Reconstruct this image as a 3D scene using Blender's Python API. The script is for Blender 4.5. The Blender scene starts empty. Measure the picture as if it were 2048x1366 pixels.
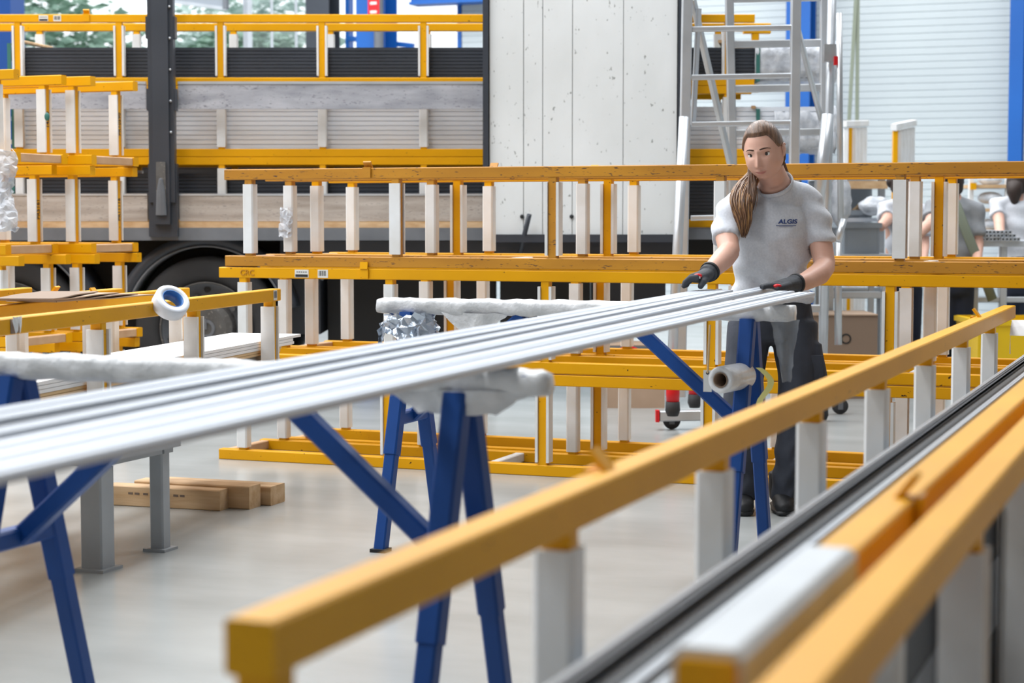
import bpy, math, random
import numpy as np
from mathutils import Vector, Matrix
from mathutils.bvhtree import BVHTree

# ------------------------------------------------------------------ camera, world, light, exposure
scene = bpy.context.scene
COL = scene.collection
R = math.radians
F, PITCH, YAW, CAM_H = 3700.0, math.atan(250 / 3700.0), R(21), 1.21
cam_d = bpy.data.cameras.new('camera')
cam_d.sensor_width = 36.0
cam_d.lens = 36.0 * F / 2048.0
cam_d.clip_start, cam_d.clip_end = 0.05, 200
cam_d.dof.use_dof = True
cam_d.dof.focus_distance = 7.4
cam_d.dof.aperture_fstop = 3.8
cam = bpy.data.objects.new('camera', cam_d)
COL.objects.link(cam)
cam.location = (0, 0, CAM_H)
cam.rotation_euler = (R(90) - PITCH, 0, YAW)
scene.camera = cam

world = bpy.data.worlds.new('world')
scene.world = world
world.use_nodes = True
world.node_tree.nodes['Background'].inputs['Color'].default_value = (0.90, 0.955, 1.0, 1)
world.node_tree.nodes['Background'].inputs['Strength'].default_value = 1.6

def area(name, loc, size, power, rot=(0, 0, 0), color=(0.97, 0.985, 1.0)):
    l = bpy.data.lights.new(name, 'AREA')
    l.shape, l.size, l.size_y, l.energy, l.color = 'RECTANGLE', size[0], size[1], power, color
    o = bpy.data.objects.new(name, l)
    COL.objects.link(o)
    o.location, o.rotation_euler = loc, rot
    return o
for k, x in enumerate((-13.5, -9.0, -4.5)):   # long roof lights of the hall
    area('roof_light', (x, 9.0, 8.7), (2.2, 20), 1300)
area('roof_light', (0.5, 14.0, 8.7), (2.2, 10), 480)  # extra strip, added to brighten the right-hand side

scene.view_settings.view_transform = 'Standard'
scene.view_settings.look = 'None'
scene.view_settings.gamma = 1.0
scene.view_settings.use_curve_mapping = False
scene.view_settings.exposure = 0.22

# ------------------------------------------------------------------ helpers
random.seed(7)
fwh, rth = Vector((-math.sin(YAW), math.cos(YAW), 0)), Vector((math.cos(YAW), math.sin(YAW), 0))
ROT = Matrix.Rotation(YAW, 4, 'Z')
IROT = ROT.inverted()
_fw = fwh * math.cos(PITCH) - Vector((0, 0, math.sin(PITCH)))
_up = rth.cross(_fw)
def W(px, py, D):                       # a point of the place: picture direction plus its real distance
    return Vector((0, 0, CAM_H)) + (_fw + rth * ((px - 1024) / F) - _up * ((py - 683) / F)) * D
def Lp(px, py, D):                      # the same point in axes turned with the truck (x along it, y across it)
    return IROT @ W(px, py, D)
def onz(px, py, z):
    d = W(px, py, 1.0) - Vector((0, 0, CAM_H))
    return Vector((0, 0, CAM_H)) + d * ((z - CAM_H) / d.z)

def lin(h):
    h = h.lstrip('#')
    out = []
    for i in (0, 2, 4):
        c = int(h[i:i + 2], 16) / 255.0
        out.append(c / 12.92 if c <= 0.04045 else ((c + 0.055) / 1.055) ** 2.4)
    return tuple(out) + (1.0,)

MATS = {}
def mat(name, col, rough=0.5, metal=0.0, var=None, vscale=3.0, stretch=(1, 1, 1), chips=None, chip_col='#3a2418',
        bump=0.0, bscale=40.0, alpha=1.0, coat=0.0, spec=0.5, sheen=0.0, sub=0.0, obj=False):
    m = bpy.data.materials.new(name)
    m.use_nodes = True
    nt = m.node_tree
    b = nt.nodes['Principled BSDF']
    base = lin(col) if isinstance(col, str) else col
    b.inputs['Base Color'].default_value = base
    b.inputs['Roughness'].default_value = rough
    b.inputs['Metallic'].default_value = metal
    b.inputs['Specular IOR Level'].default_value = spec
    b.inputs['Coat Weight'].default_value = coat
    b.inputs['Sheen Weight'].default_value = sheen
    if sub:
        b.inputs['Subsurface Weight'].default_value = sub
        b.inputs['Subsurface Radius'].default_value = (0.012, 0.005, 0.003)
        b.inputs['Subsurface Scale'].default_value = 0.6
    b.inputs['Alpha'].default_value = alpha
    if var or chips or bump:
        if obj:
            pos = nt.nodes.new('ShaderNodeTexCoord').outputs['Object']
        else:
            pos = nt.nodes.new('ShaderNodeNewGeometry').outputs['Position']
        mp = nt.nodes.new('ShaderNodeMapping')
        mp.inputs['Scale'].default_value = stretch
        nt.links.new(pos, mp.inputs['Vector'])
        vec = mp.outputs['Vector']
    sock = None
    if var:
        n = nt.nodes.new('ShaderNodeTexNoise')
        n.inputs['Scale'].default_value = vscale
        n.inputs['Detail'].default_value = 5
        nt.links.new(vec, n.inputs['Vector'])
        r = nt.nodes.new('ShaderNodeValToRGB')
        r.color_ramp.elements[0].position, r.color_ramp.elements[1].position = 0.32, 0.68
        r.color_ramp.elements[0].color, r.color_ramp.elements[1].color = lin(var), base
        nt.links.new(n.outputs['Fac'], r.inputs['Fac'])
        sock = r.outputs['Color']
    if chips:
        n1 = nt.nodes.new('ShaderNodeTexNoise')
        n1.inputs['Scale'].default_value = chips[1]
        n1.inputs['Detail'].default_value = 3.5
        n1.inputs['Roughness'].default_value = 1.6
        nt.links.new(vec, n1.inputs['Vector'])
        r1 = nt.nodes.new('ShaderNodeValToRGB')
        r1.color_ramp.elements[0].position, r1.color_ramp.elements[1].position = chips[0], chips[0] + 0.035
        nt.links.new(n1.outputs['Fac'], r1.inputs['Fac'])
        mx = nt.nodes.new('ShaderNodeMix')
        mx.data_type = 'RGBA'
        nt.links.new(r1.outputs['Color'], mx.inputs[0])
        if sock: nt.links.new(sock, mx.inputs[6])
        else: mx.inputs[6].default_value = base
        mx.inputs[7].default_value = lin(chip_col)
        sock = mx.outputs[2]
    if sock: nt.links.new(sock, b.inputs['Base Color'])
    if bump:
        n2 = nt.nodes.new('ShaderNodeTexNoise')
        n2.inputs['Scale'].default_value = bscale
        n2.inputs['Detail'].default_value = 4
        nt.links.new(vec, n2.inputs['Vector'])
        bp = nt.nodes.new('ShaderNodeBump')
        bp.inputs['Strength'].default_value = bump
        bp.inputs['Distance'].default_value = 0.01
        nt.links.new(n2.outputs['Fac'], bp.inputs['Height'])
        nt.links.new(bp.outputs['Normal'], b.inputs['Normal'])
    MATS[name] = m
    return m

mat('yellow', '#e3a300', 0.42, var='#d69800', vscale=2.5, chips=(0.67, 8.0), spec=.25, stretch=(1, 1, 1.6))
mat('yellow_worn', '#c4881c', 0.5, var='#a87014', vscale=4, chips=(0.60, 11.0), chip_col='#5a3d28', stretch=(0.45, 0.8, 2.2))
mat('sleeve', '#e4e6e8', 0.5, var='#d6d5d2', vscale=6, chips=(0.74, 24), chip_col='#9a938a', bump=0.05, bscale=60)
mat('sleeve_warm', '#e6e8ea', 0.5, var='#dcdbd8', vscale=7, chips=(0.73, 24), chip_col='#8d7d68')
mat('pad', '#c9a581', 0.62, var='#b8906a', vscale=7, chips=(0.70, 16), chip_col='#7a6a5c')
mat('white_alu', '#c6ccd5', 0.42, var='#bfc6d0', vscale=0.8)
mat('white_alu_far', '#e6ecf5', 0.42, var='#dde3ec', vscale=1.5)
mat('dark_alu', '#343a44', 0.42, var='#2b3038', vscale=2)
mat('black_alu', '#121417', 0.38, spec=.3)
mat('grey_alu', '#9aa1aa', 0.28, metal=0.35)
mat('pale_alu', '#c6ccd3', 0.25, metal=0.3)
mat('blue_paint', '#14458b', 0.45, var='#103d7d', vscale=5, chips=(0.74, 18), chip_col='#8a97ad', spec=.3)
mat('blue_steel', '#0d5cae', 0.45, var='#0a529f', vscale=1)
mat('blue_dark', '#0f3f80', 0.5)
mat('grey_paint', '#a4a8ac', 0.42, var='#999da1', vscale=5, chips=(0.75, 14), chip_col='#5b5b5b')
mat('wall_sheet', '#bcc5c8', 0.6, var='#b4bdc1', vscale=0.6)
mat('wall_plain', '#b9c6d2', 0.6)
mat('hall_shell', '#a9adb0', 0.8)
mat('wood', '#cfb08a', 0.65, var='#b8946a', vscale=9, stretch=(0.25, 3, 3), bump=0.1)
mat('wood_grey', '#b5aca4', 0.7, var='#94897f', vscale=6, stretch=(0.4, .4, 4), chips=(0.61, 12), chip_col='#6f6a66', bump=0.1)
mat('board_alu', '#b4b6be', 0.5, metal=0.15, var='#8c8f98', vscale=7, stretch=(0.5, .5, 2), chips=(0.60, 13), chip_col='#74767e')
mat('truck_dark', '#363b44', 0.42, var='#2f343c', vscale=3)
mat('truck_black', '#17181a', 0.6)
mat('truck_grey', '#6d7177', 0.5, var='#5c6066', vscale=4)
mat('rubber', '#26272a', 0.75, var='#2e2f31', vscale=6)
mat('rim', '#5b5a59', 0.6, var='#4a4846', vscale=9, chips=(0.62, 14), chip_col='#8a867f')
mat('panel_white', '#e4e8ea', 0.5, var='#d6dadb', vscale=2.2, stretch=(1, 1, 0.6), chips=(0.645, 8), chip_col='#8f9392')
mat('aluminium', '#c7cacd', 0.32, metal=0.65, var='#b5b8bb', vscale=5)
mat('alu_bright', '#cdd2d8', 0.34, metal=0.6, var='#c0c4c9', vscale=6)
mat('red', '#d0121c', 0.4)
mat('wrap', '#e9eaec', 0.38, var='#c9cbcd', vscale=14, bump=0.7, bscale=28, coat=0.25)
mat('film', '#cfd4da', 0.22, alpha=0.28, bump=0.8, bscale=25)
mat('film_white', '#e8ecf2', 0.3, alpha=0.8, var='#b6bcc6', vscale=16, bump=0.9, bscale=22)
mat('foil', '#c3ccd8', 0.22, metal=0.75, bump=0.4, bscale=30)
mat('paper_white', '#f2f3f5', 0.5)
mat('foam', '#c9cdd0', 0.6, var='#bfc3c6', vscale=9)
mat('edge_tan', '#d9b98c', 0.65)
mat('edge_dark', '#7d786f', 0.65)
mat('card', '#b39a84', 0.75, var='#a48b75', vscale=4)
mat('card_dark', '#85705f', 0.75)
mat('tape', '#e6ebf4', 0.35)
mat('tape_core', '#2f6fb5', 0.45)
mat('label_white', '#d8d8d4', 0.5)
mat('ink', '#1c1c1c', 0.6)
mat('ink_blue', '#1f3a78', 0.6)
mat('ink_brown', '#6b5a4d', 0.7)
mat('green_strap', '#2f6a62', 0.6)
mat('sling', '#7d8576', 0.8)
mat('yellow_bin', '#e0b90a', 0.45)
mat('grey_bin', '#8d949b', 0.45, var='#7f868d', vscale=3)
mat('concrete', '#a6a9a8', 0.24, var='#979a99', vscale=1.3, stretch=(1, 2.2, 1), spec=0.5, chips=(0.70, 5.0), chip_col='#8d8f8d')
# person
mat('skin', '#d6ab98', 0.5, var='#cfa18e', vscale=12, sub=0.12, obj=True)
mat('lip', '#c4857a', 0.45)
mat('eye_white', '#e6e2de', 0.2)
mat('iris', '#4b3a2c', 0.2)
mat('brow', '#4a3529', 0.8)
mat('hair', '#7a5840', 0.36, var='#4f3828', vscale=130, stretch=(1, 1, 0.12), obj=True)
mat('hair_cap', '#7d5e48', 0.33, var='#4c3628', vscale=150, stretch=(1, .05, .12), bump=0.35, bscale=220, obj=True)
mat('hair_tips', '#b58a58', 0.42, var='#835c3a', vscale=70, stretch=(1, 1, 0.15), obj=True)
mat('shirt', '#cdd0d7', 0.85, var='#c0c4cc', vscale=120, sheen=0.2, bump=0.35, bscale=11, obj=True)
mat('trousers', '#3a3e49', 0.85, var='#30343d', vscale=10, bump=0.35, bscale=16, obj=True)
mat('trouser_pale', '#7d8391', 0.85, var='#6b7180', vscale=14, obj=True)
mat('glove', '#33363b', 0.75, var='#3d4046', vscale=60, obj=True)
mat('boot', '#17181b', 0.6)
mat('shirt_grey', '#8f9296', 0.85, var='#84878c', vscale=20, obj=True)
mat('dark_hair', '#2d1f19', 0.6)
mat('navy', '#1d2435', 0.85)
mat('bleached_leaf_a', '#8fab98', 0.6)  # both leaf colours bleached to look overexposed by the daylight outside
mat('bleached_leaf_b', '#bccfc6', 0.6)
mat('bark', '#5a4a3d', 0.9)
mat('asphalt', '#b8b8b4', 0.8)

def glass_mat():
    m = bpy.data.materials.new('pane_glass')
    m.use_nodes = True
    nt = m.node_tree
    nt.nodes.clear()
    o = nt.nodes.new('ShaderNodeOutputMaterial')
    mx = nt.nodes.new('ShaderNodeMixShader')
    t = nt.nodes.new('ShaderNodeBsdfTransparent')
    g = nt.nodes.new('ShaderNodeBsdfGlossy')
    g.inputs['Roughness'].default_value = 0.05
    mx.inputs[0].default_value = 0.08
    nt.links.new(t.outputs[0], mx.inputs[1]); nt.links.new(g.outputs[0], mx.inputs[2])
    nt.links.new(mx.outputs[0], o.inputs['Surface'])
    MATS['pane_glass'] = m
glass_mat()

ORD = ('lowest', 'second', 'third', 'fourth', 'fifth', 'sixth', 'seventh', 'eighth', 'ninth', 'tenth', 'eleventh', 'twelfth', 'thirteenth', 'fourteenth', 'fifteenth')
def nth(k): return ORD[k] + (' from below' if k else ' one')

class MB:
    """collects shapes for ONE mesh"""
    def __init__(s): s.v, s.f = [], []
    def add(s, verts, faces):
        n = len(s.v)
        s.v += [tuple(p) for p in verts]
        s.f += [tuple(i + n for i in f) for f in faces]
        return s
    def box(s, c, size, rot=None):
        x, y, z = (k / 2 for k in size)
        vs = [Vector((sx * x, sy * y, sz * z)) for sz in (-1, 1) for sy in (-1, 1) for sx in (-1, 1)]
        if rot is not None: vs = [rot @ p for p in vs]
        c = Vector(c)
        return s.add([p + c for p in vs], [(0, 2, 3, 1), (4, 5, 7, 6), (0, 1, 5, 4), (2, 6, 7, 3), (0, 4, 6, 2), (1, 3, 7, 5)])
    def bar(s, p0, p1, w, h, ch=0.006, ref=(0, 0, 1)):
        """square tube with chamfered edges from p0 to p1; h along ref"""
        p0, p1 = Vector(p0), Vector(p1)
        t = (p1 - p0).normalized()
        r = Vector(ref)
        b = (r - t * r.dot(t)).normalized()
        a = t.cross(b)
        w, h = w / 2, h / 2
        ch = min(ch, w * .45, h * .45)
        prof = [(w, h - ch), (w - ch, h), (-w + ch, h), (-w, h - ch), (-w, -h + ch), (-w + ch, -h), (w - ch, -h), (w, -h + ch)]
        vs = [p + a * x + b * y for p in (p0, p1) for x, y in prof]
        fs = [(i, (i + 1) % 8, 8 + (i + 1) % 8, 8 + i) for i in range(8)]
        return s.add(vs, [tuple(reversed(q)) for q in fs] + [tuple(range(8)), tuple(range(15, 7, -1))])
    def prism(s, prof, p0, p1, ref=(0, 0, 1)):
        """profile polygon (x, y) swept from p0 to p1; y along ref"""
        p0, p1 = Vector(p0), Vector(p1)
        t = (p1 - p0).normalized()
        r = Vector(ref)
        b = (r - t * r.dot(t)).normalized()
        a = t.cross(b) * -1
        n = len(prof)
        vs = [p + a * x + b * y for p in (p0, p1) for x, y in prof]
        return s.add(vs, [(i, (i + 1) % n, n + (i + 1) % n, n + i) for i in range(n)] + [tuple(range(n - 1, -1, -1)), tuple(range(n, 2 * n))])
    def loft(s, pts, rx, ry=None, ref=(1, 0, 0), n=12, cap=0.5):
        pts = [Vector(p) for p in pts]
        m = len(pts)
        rx = [rx] * m if not hasattr(rx, '__len__') else rx
        ry = rx if ry is None else ([ry] * m if not hasattr(ry, '__len__') else ry)
        vs, ref = [], Vector(ref)
        for i, p in enumerate(pts):
            t = (pts[min(i + 1, m - 1)] - pts[max(i - 1, 0)]).normalized()
            a = ref - t * ref.dot(t)
            if a.length < 1e-4: a = Vector((0, 1, 0)) - t * t.y
            a.normalize()
            b = t.cross(a)
            vs += [p + a * (rx[i] * math.cos(2 * math.pi * k / n)) + b * (ry[i] * math.sin(2 * math.pi * k / n)) for k in range(n)]
        fs = [(i * n + k, i * n + (k + 1) % n, (i + 1) * n + (k + 1) % n, (i + 1) * n + k) for i in range(m - 1) for k in range(n)]
        t0, t1 = (pts[0] - pts[1]).normalized(), (pts[-1] - pts[-2]).normalized()
        vs += [pts[0] + t0 * (cap * min(rx[0], ry[0])), pts[-1] + t1 * (cap * min(rx[-1], ry[-1]))]
        e = len(vs)
        fs += [(e - 2, (k + 1) % n, k) for k in range(n)] + [(e - 1, (m - 1) * n + k, (m - 1) * n + (k + 1) % n) for k in range(n)]
        return s.add(vs, fs)
    def tube(s, p0, p1, r, n=10): return s.loft([p0, p1], r, n=n, cap=0)
    def ring(s, c, axis, prof, n=32, a0=0.0, a1=2 * math.pi, ref=(0, 0, 1)):
        """profile polygon (radius, along axis) turned about an axis; open arc when a1-a0 < 2pi"""
        c, t = Vector(c), Vector(axis).normalized()
        r = Vector(ref)
        a = (r - t * r.dot(t)).normalized()
        b = t.cross(a)
        full = abs(a1 - a0 - 2 * math.pi) < 1e-6
        m, k = len(prof), (n if full else n + 1)
        vs = []
        for i in range(k):
            g = a0 + (a1 - a0) * i / n
            d = a * math.cos(g) + b * math.sin(g)
            vs += [c + d * rr + t * q for rr, q in prof]
        fs = []
        for i in range(n):
            j = (i + 1) % k
            fs += [(i * m + q, j * m + q, j * m + (q + 1) % m, i * m + (q + 1) % m) for q in range(m)]
        if not full: fs += [tuple(range(m)), tuple(range(k * m - 1, (k - 1) * m - 1, -1))]
        return s.add(vs, fs)
    def ball(s, c, r, nu=16, nv=10, rot=None):
        c = Vector(c)
        r = Vector((r, r, r)) if not hasattr(r, '__len__') else Vector(r)
        vs = [Vector((0, 0, r.z))]
        for i in range(1, nv):
            th = math.pi * i / nv
            vs += [Vector((r.x * math.sin(th) * math.cos(2 * math.pi * j / nu), r.y * math.sin(th) * math.sin(2 * math.pi * j / nu), r.z * math.cos(th))) for j in range(nu)]
        vs.append(Vector((0, 0, -r.z)))
        if rot is not None: vs = [rot @ p for p in vs]
        fs = [(0, 1 + j, 1 + (j + 1) % nu) for j in range(nu)]
        for i in range(nv - 2):
            fs += [(1 + i * nu + j, 1 + (i + 1) * nu + j, 1 + (i + 1) * nu + (j + 1) % nu, 1 + i * nu + (j + 1) % nu) for j in range(nu)]
        e = len(vs) - 1
        fs += [(e, 1 + (nv - 2) * nu + (j + 1) % nu, 1 + (nv - 2) * nu + j) for j in range(nu)]
        return s.add([p + c for p in vs], fs)
    def mesh(s, name, m, smooth=False):
        me = bpy.data.meshes.new(name)
        me.from_pydata(s.v, [], s.f)
        fix_normals(me)
        me.materials.append(MATS[m])
        if smooth: me.polygons.foreach_set('use_smooth', [True] * len(me.polygons))
        return me
    def build(s, name, m, parent=None, smooth=False, off=None, loc=None):
        if off is not None:
            o = Vector(off)
            s.v = [tuple(Vector(p) - o) for p in s.v]
        return put(name, s.mesh(name, m, smooth), parent, loc)

import bmesh
def fix_normals(me):
    bm = bmesh.new(); bm.from_mesh(me)
    bmesh.ops.recalc_face_normals(bm, faces=bm.faces)
    bm.to_mesh(me); bm.free()

def put(name, me, parent=None, loc=None, rz=None):
    o = bpy.data.objects.new(name, me)
    COL.objects.link(o)
    if parent is not None: o.parent = parent
    if loc is not None: o.location = loc
    if rz is not None: o.rotation_euler = (0, 0, rz)
    return o
def tag(o, label, cat, group=None):
    o['label'], o['category'] = label, cat
    if group: o['group'] = group
    return o
def thing(name, label, cat, loc=(0, 0, 0), rz=0.0, group=None):
    o = put(name, None, None, loc, rz)
    o.empty_display_size = 0.1
    return tag(o, label, cat, group)
def struct(o):
    o['kind'] = 'structure'
    return o
def text_mesh(txt, size, m, extrude=0.0006, align='CENTER', bold=0.0):
    c = bpy.data.curves.new('lettering', 'FONT')
    c.offset = bold
    c.body, c.size, c.extrude, c.align_x, c.align_y = txt, size, extrude, align, 'CENTER'
    o = bpy.data.objects.new('lettering', c)
    COL.objects.link(o)
    bpy.context.view_layer.update()
    me = bpy.data.meshes.new_from_object(o.evaluated_get(bpy.context.evaluated_depsgraph_get()))
    bpy.data.objects.remove(o)
    me.materials.clear(); me.materials.append(MATS[m])
    return me
def frame_rot(xa, ya):
    """rotation whose local x runs along xa and local y along ya"""
    xa, ya = Vector(xa).normalized(), Vector(ya).normalized()
    za = xa.cross(ya)
    return Matrix((xa, ya, za)).transposed()

# ------------------------------------------------------------------ the setting
struct(MB().box((-3, 11, -0.05), (34, 42, 0.1)).build('floor', 'concrete'))
YB = 20.0                                            # back wall of the hall
def ribbed(x0, x1, z0, z1, y, pitch=0.075, d=0.006):
    """horizontally ribbed cladding sheet with real ribs and a back"""
    m = MB()
    n = int((z1 - z0) / pitch)
    prof = []
    for k in range(n):
        z = z0 + k * pitch
        prof += [(y, z), (y, z + pitch * .78), (y + d, z + pitch * .83), (y + d, z + pitch * .95)]
    prof += [(y, z0 + n * pitch), (y + .12, z0 + n * pitch), (y + .12, z0)]
    k = len(prof)
    vs = [(x, a, b) for x in (x0, x1) for a, b in prof]
    return m.add(vs, [(i, (i + 1) % k, k + (i + 1) % k, k + i) for i in range(k)] + [tuple(range(k)), tuple(range(2 * k - 1, k - 1, -1))])
wb = struct(ribbed(-8.3, 12.0, 0, 7.2, YB).build('wall_back', 'wall_sheet'))
wl = MB()
wl.box((-9.75, YB + .1, 1.3), (2.9, .2, 2.6)); wl.box((-9.75, YB + .1, 5.9), (2.9, .2, 2.6))
struct(wl.build('wall_left', 'wall_plain'))
# glazed strip between the doorway and the cladding: frames with real panes
w1 = struct(MB().box((-10.65, YB + .05, 2.64), (1.05, .12, .08)).box((-10.65, YB + .05, 4.56), (1.05, .12, .08))
            .box((-11.14, YB + .05, 3.6), (.06, .12, 2.0)).box((-10.14, YB + .05, 3.6), (.06, .12, 2.0)).build('window_1', 'alu_bright'))
for k in range(3):
    MB().box((-10.98 + k * .33, YB + .06, 3.6), (.325, .012, 1.84)).build('pane', 'pane_glass', w1)
for k in range(2):
    MB().box((-10.81 + k * .33, YB + .05, 3.6), (.012, .05, 1.84)).build('mullion', 'alu_bright', w1)
w2 = struct(MB().box((-9.0, YB + .05, 2.64), (1.6, .12, .08)).box((-9.0, YB + .05, 4.56), (1.6, .12, .08))
            .box((-9.77, YB + .05, 3.6), (.05, .12, 2.0)).box((-8.33, YB + .05, 3.6), (.05, .12, 2.0)).build('window_2', 'blue_steel'))
MB().box((-9.05, YB + .06, 3.6), (1.4, .012, 1.84)).build('pane', 'pane_glass', w2)
MB().bar((-9.75, YB - .02, 3.32), (-8.9, YB - .02, 3.20), .05, .06).build('transom', 'blue_steel', w2)
def post_thing(name, label, cat, x, w, d, m, y=YB - .25, z=7.2):
    t = thing(name, label, cat, (x, y, 0))
    MB().box((0, -d / 2 + .008, z / 2), (w, .016, z)).build('flange', m, t)
    MB().box((0, d / 2 - .008, z / 2), (w, .016, z)).build('flange', m, t)
    MB().box((0, 0, z / 2), (.014, d - .032, z)).build('web', m, t)
    MB().box((0, 0, .012), (w + .1, d + .1, .024)).build('base_plate', m, t)
    return t
post_thing('steel_column', 'dark grey steel column standing beside the bright glazed strip', 'column', -9.97, .30, .3, 'truck_dark')
post_thing('steel_column', 'broad blue steel column right of the dark column, behind the loaded truck', 'column', -9.27, .36, .36, 'blue_steel')
post_thing('steel_column', 'blue steel column seen through the aluminium scaffold tower', 'column', -4.27, .26, .3, 'blue_steel')
post_thing('steel_column', 'slim blue steel column at the right end of the white cladding', 'column', -2.02, .14, .2, 'blue_steel')
t = thing('drain_pipe', 'grey vertical pipe with a small red sign, fixed before the broad blue column', 'pipe', (-9.13, YB - .50, 0))
MB().tube((0, 0, 0), (0, 0, 7), .055).build('pipe', 'truck_grey', t, True)
MB().box((-.03, -.065, 3.72), (.14, .01, .5)).build('sign_plate', 'red', t)
for k in range(3): MB().box((-.03, -.072, 3.55 + k * .1), (.08, .004, .03)).build('sign_mark', 'label_white', t)
tag(MB().box((-8.25, YB - .2, 3.85), (1.15, .14, .36)).box((-8.25, YB - .2, 4.05), (1.15, .26, .03)).box((-8.25, YB - .2, 3.66), (1.15, .26, .03)).build('steel_beam', 'blue_steel'),
    'blue horizontal steel beam high behind the truck load', 'beam')
t = thing('overhead_door', 'raised grey sectional door panel hanging over the open doorway', 'door', (-11.75, YB - 1.0, 0))
MB().box((0, 0, 4.02), (1.9, .05, .55), Matrix.Rotation(R(9), 3, 'Y')).build('door_panel', 'grey_alu', t)
MB().box((0, -.03, 3.75), (1.9, .03, .04), Matrix.Rotation(R(9), 3, 'Y')).build('door_seal', 'alu_bright', t)
MB().box((.92, -.02, 5.3), (.05, .06, 3.4)).build('door_track', 'truck_grey', t)
struct(MB().box((-14.62, YB + .1, 3.3), (.22, .3, 6.6)).build('trim_1', 'blue_dark'))
struct(MB().box((-16.0, YB + .1, 3.6), (2.6, .2, 7.2)).build('wall_side', 'wall_plain'))
struct(MB().box((-12, 36, -.06), (50, 31.6, .1)).build('ground', 'asphalt'))
struct(MB().box((-3, 6, 9.1), (28, 29, .2)).build('ceiling', 'hall_shell'))
struct(MB().box((-3, -7.1, 4.5), (28, .2, 9)).build('wall_front', 'hall_shell'))
struct(MB().box((9.0, 6.5, 4.5), (.2, 27, 9)).build('wall_right', 'hall_shell'))
struct(MB().box((-17.3, 6.5, 4.5), (.2, 27, 9)).build('wall_far_left', 'hall_shell'))
struct(MB().box((-3, YB + .1, 8.1), (26, .2, 1.8)).build('wall_upper', 'wall_plain'))
# trees beyond the doorway
def tree(label, x, y, h, r, m, seed, n=4200):
    rnd = random.Random(seed)
    t = thing('tree', label, 'tree', (x, y, 0), 0, 'trees beyond the doorway')
    MB().loft([(0, 0, -.02), (.05, .02, h * .4), (0, .1, h * .75)], [.14, .1, .04], n=8).build('trunk', 'bark', t, True)
    b = MB()
    for _ in range(n):
        d = Vector((rnd.gauss(0, 1), rnd.gauss(0, 1), rnd.gauss(0, 1))).normalized() * r * rnd.random() ** .4
        c = Vector((d.x, d.y, h * .62 + d.z * .95))
        s = rnd.uniform(.07, .16)
        q = Matrix.Rotation(rnd.uniform(0, 6.3), 3, 'Z') @ Matrix.Rotation(rnd.uniform(-1.2, 1.2), 3, 'X')
        b.add([c + q @ Vector(p) for p in ((-s, 0, 0), (0, -s * .5, .01), (s, 0, 0), (0, s * .5, .01))], [(0, 1, 2, 3)])
    o = b.build('foliage', m, t)
    o['kind'] = 'stuff'
tree('grey-green tree outside, leftmost in the open doorway', -18.6, 26.5, 5.6, 1.9, 'bleached_leaf_a', 1)
tree('pale green tree outside in the middle of the doorway', -16.9, 30.5, 6.2, 1.9, 'bleached_leaf_b', 2)
tree('grey-green tree outside just right of the dark truck stake', -14.2, 25.5, 4.8, 1.25, 'bleached_leaf_a', 3)

# ------------------------------------------------------------------ storage racks
CACHE = {}
def cached(key, fn):
    if key not in CACHE: CACHE[key] = fn()
    return CACHE[key]
RW, RH = .050, .052
def post_parts(kind, hh, ym, wm):
    """post core and its plastic sleeve, standing on z=0, hh high"""
    core = cached(('core', hh, ym), lambda: MB().bar((0, 0, 0), (0, 0, hh), .042, .042, .004, (0, 1, 0)).mesh('post', ym))
    z0, z1 = .012, hh - .022
    def sl():
        m = MB()
        if kind == 'F': m.bar((0, 0, z0), (0, 0, z1), .057, .057, .007, (0, 1, 0))
        elif kind == 'S':
            for s in (-1, 1): m.box((0, s * .026, (z0 + z1) / 2), (.056, .010, z1 - z0))
        else:
            for s in (-1, 1): m.box((s * .0275, 0, (z0 + z1) / 2), (.013, .058, z1 - z0))
        return m.mesh('sleeve', wm)
    return core, cached(('sleeve', kind, hh, wm), sl)
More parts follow.
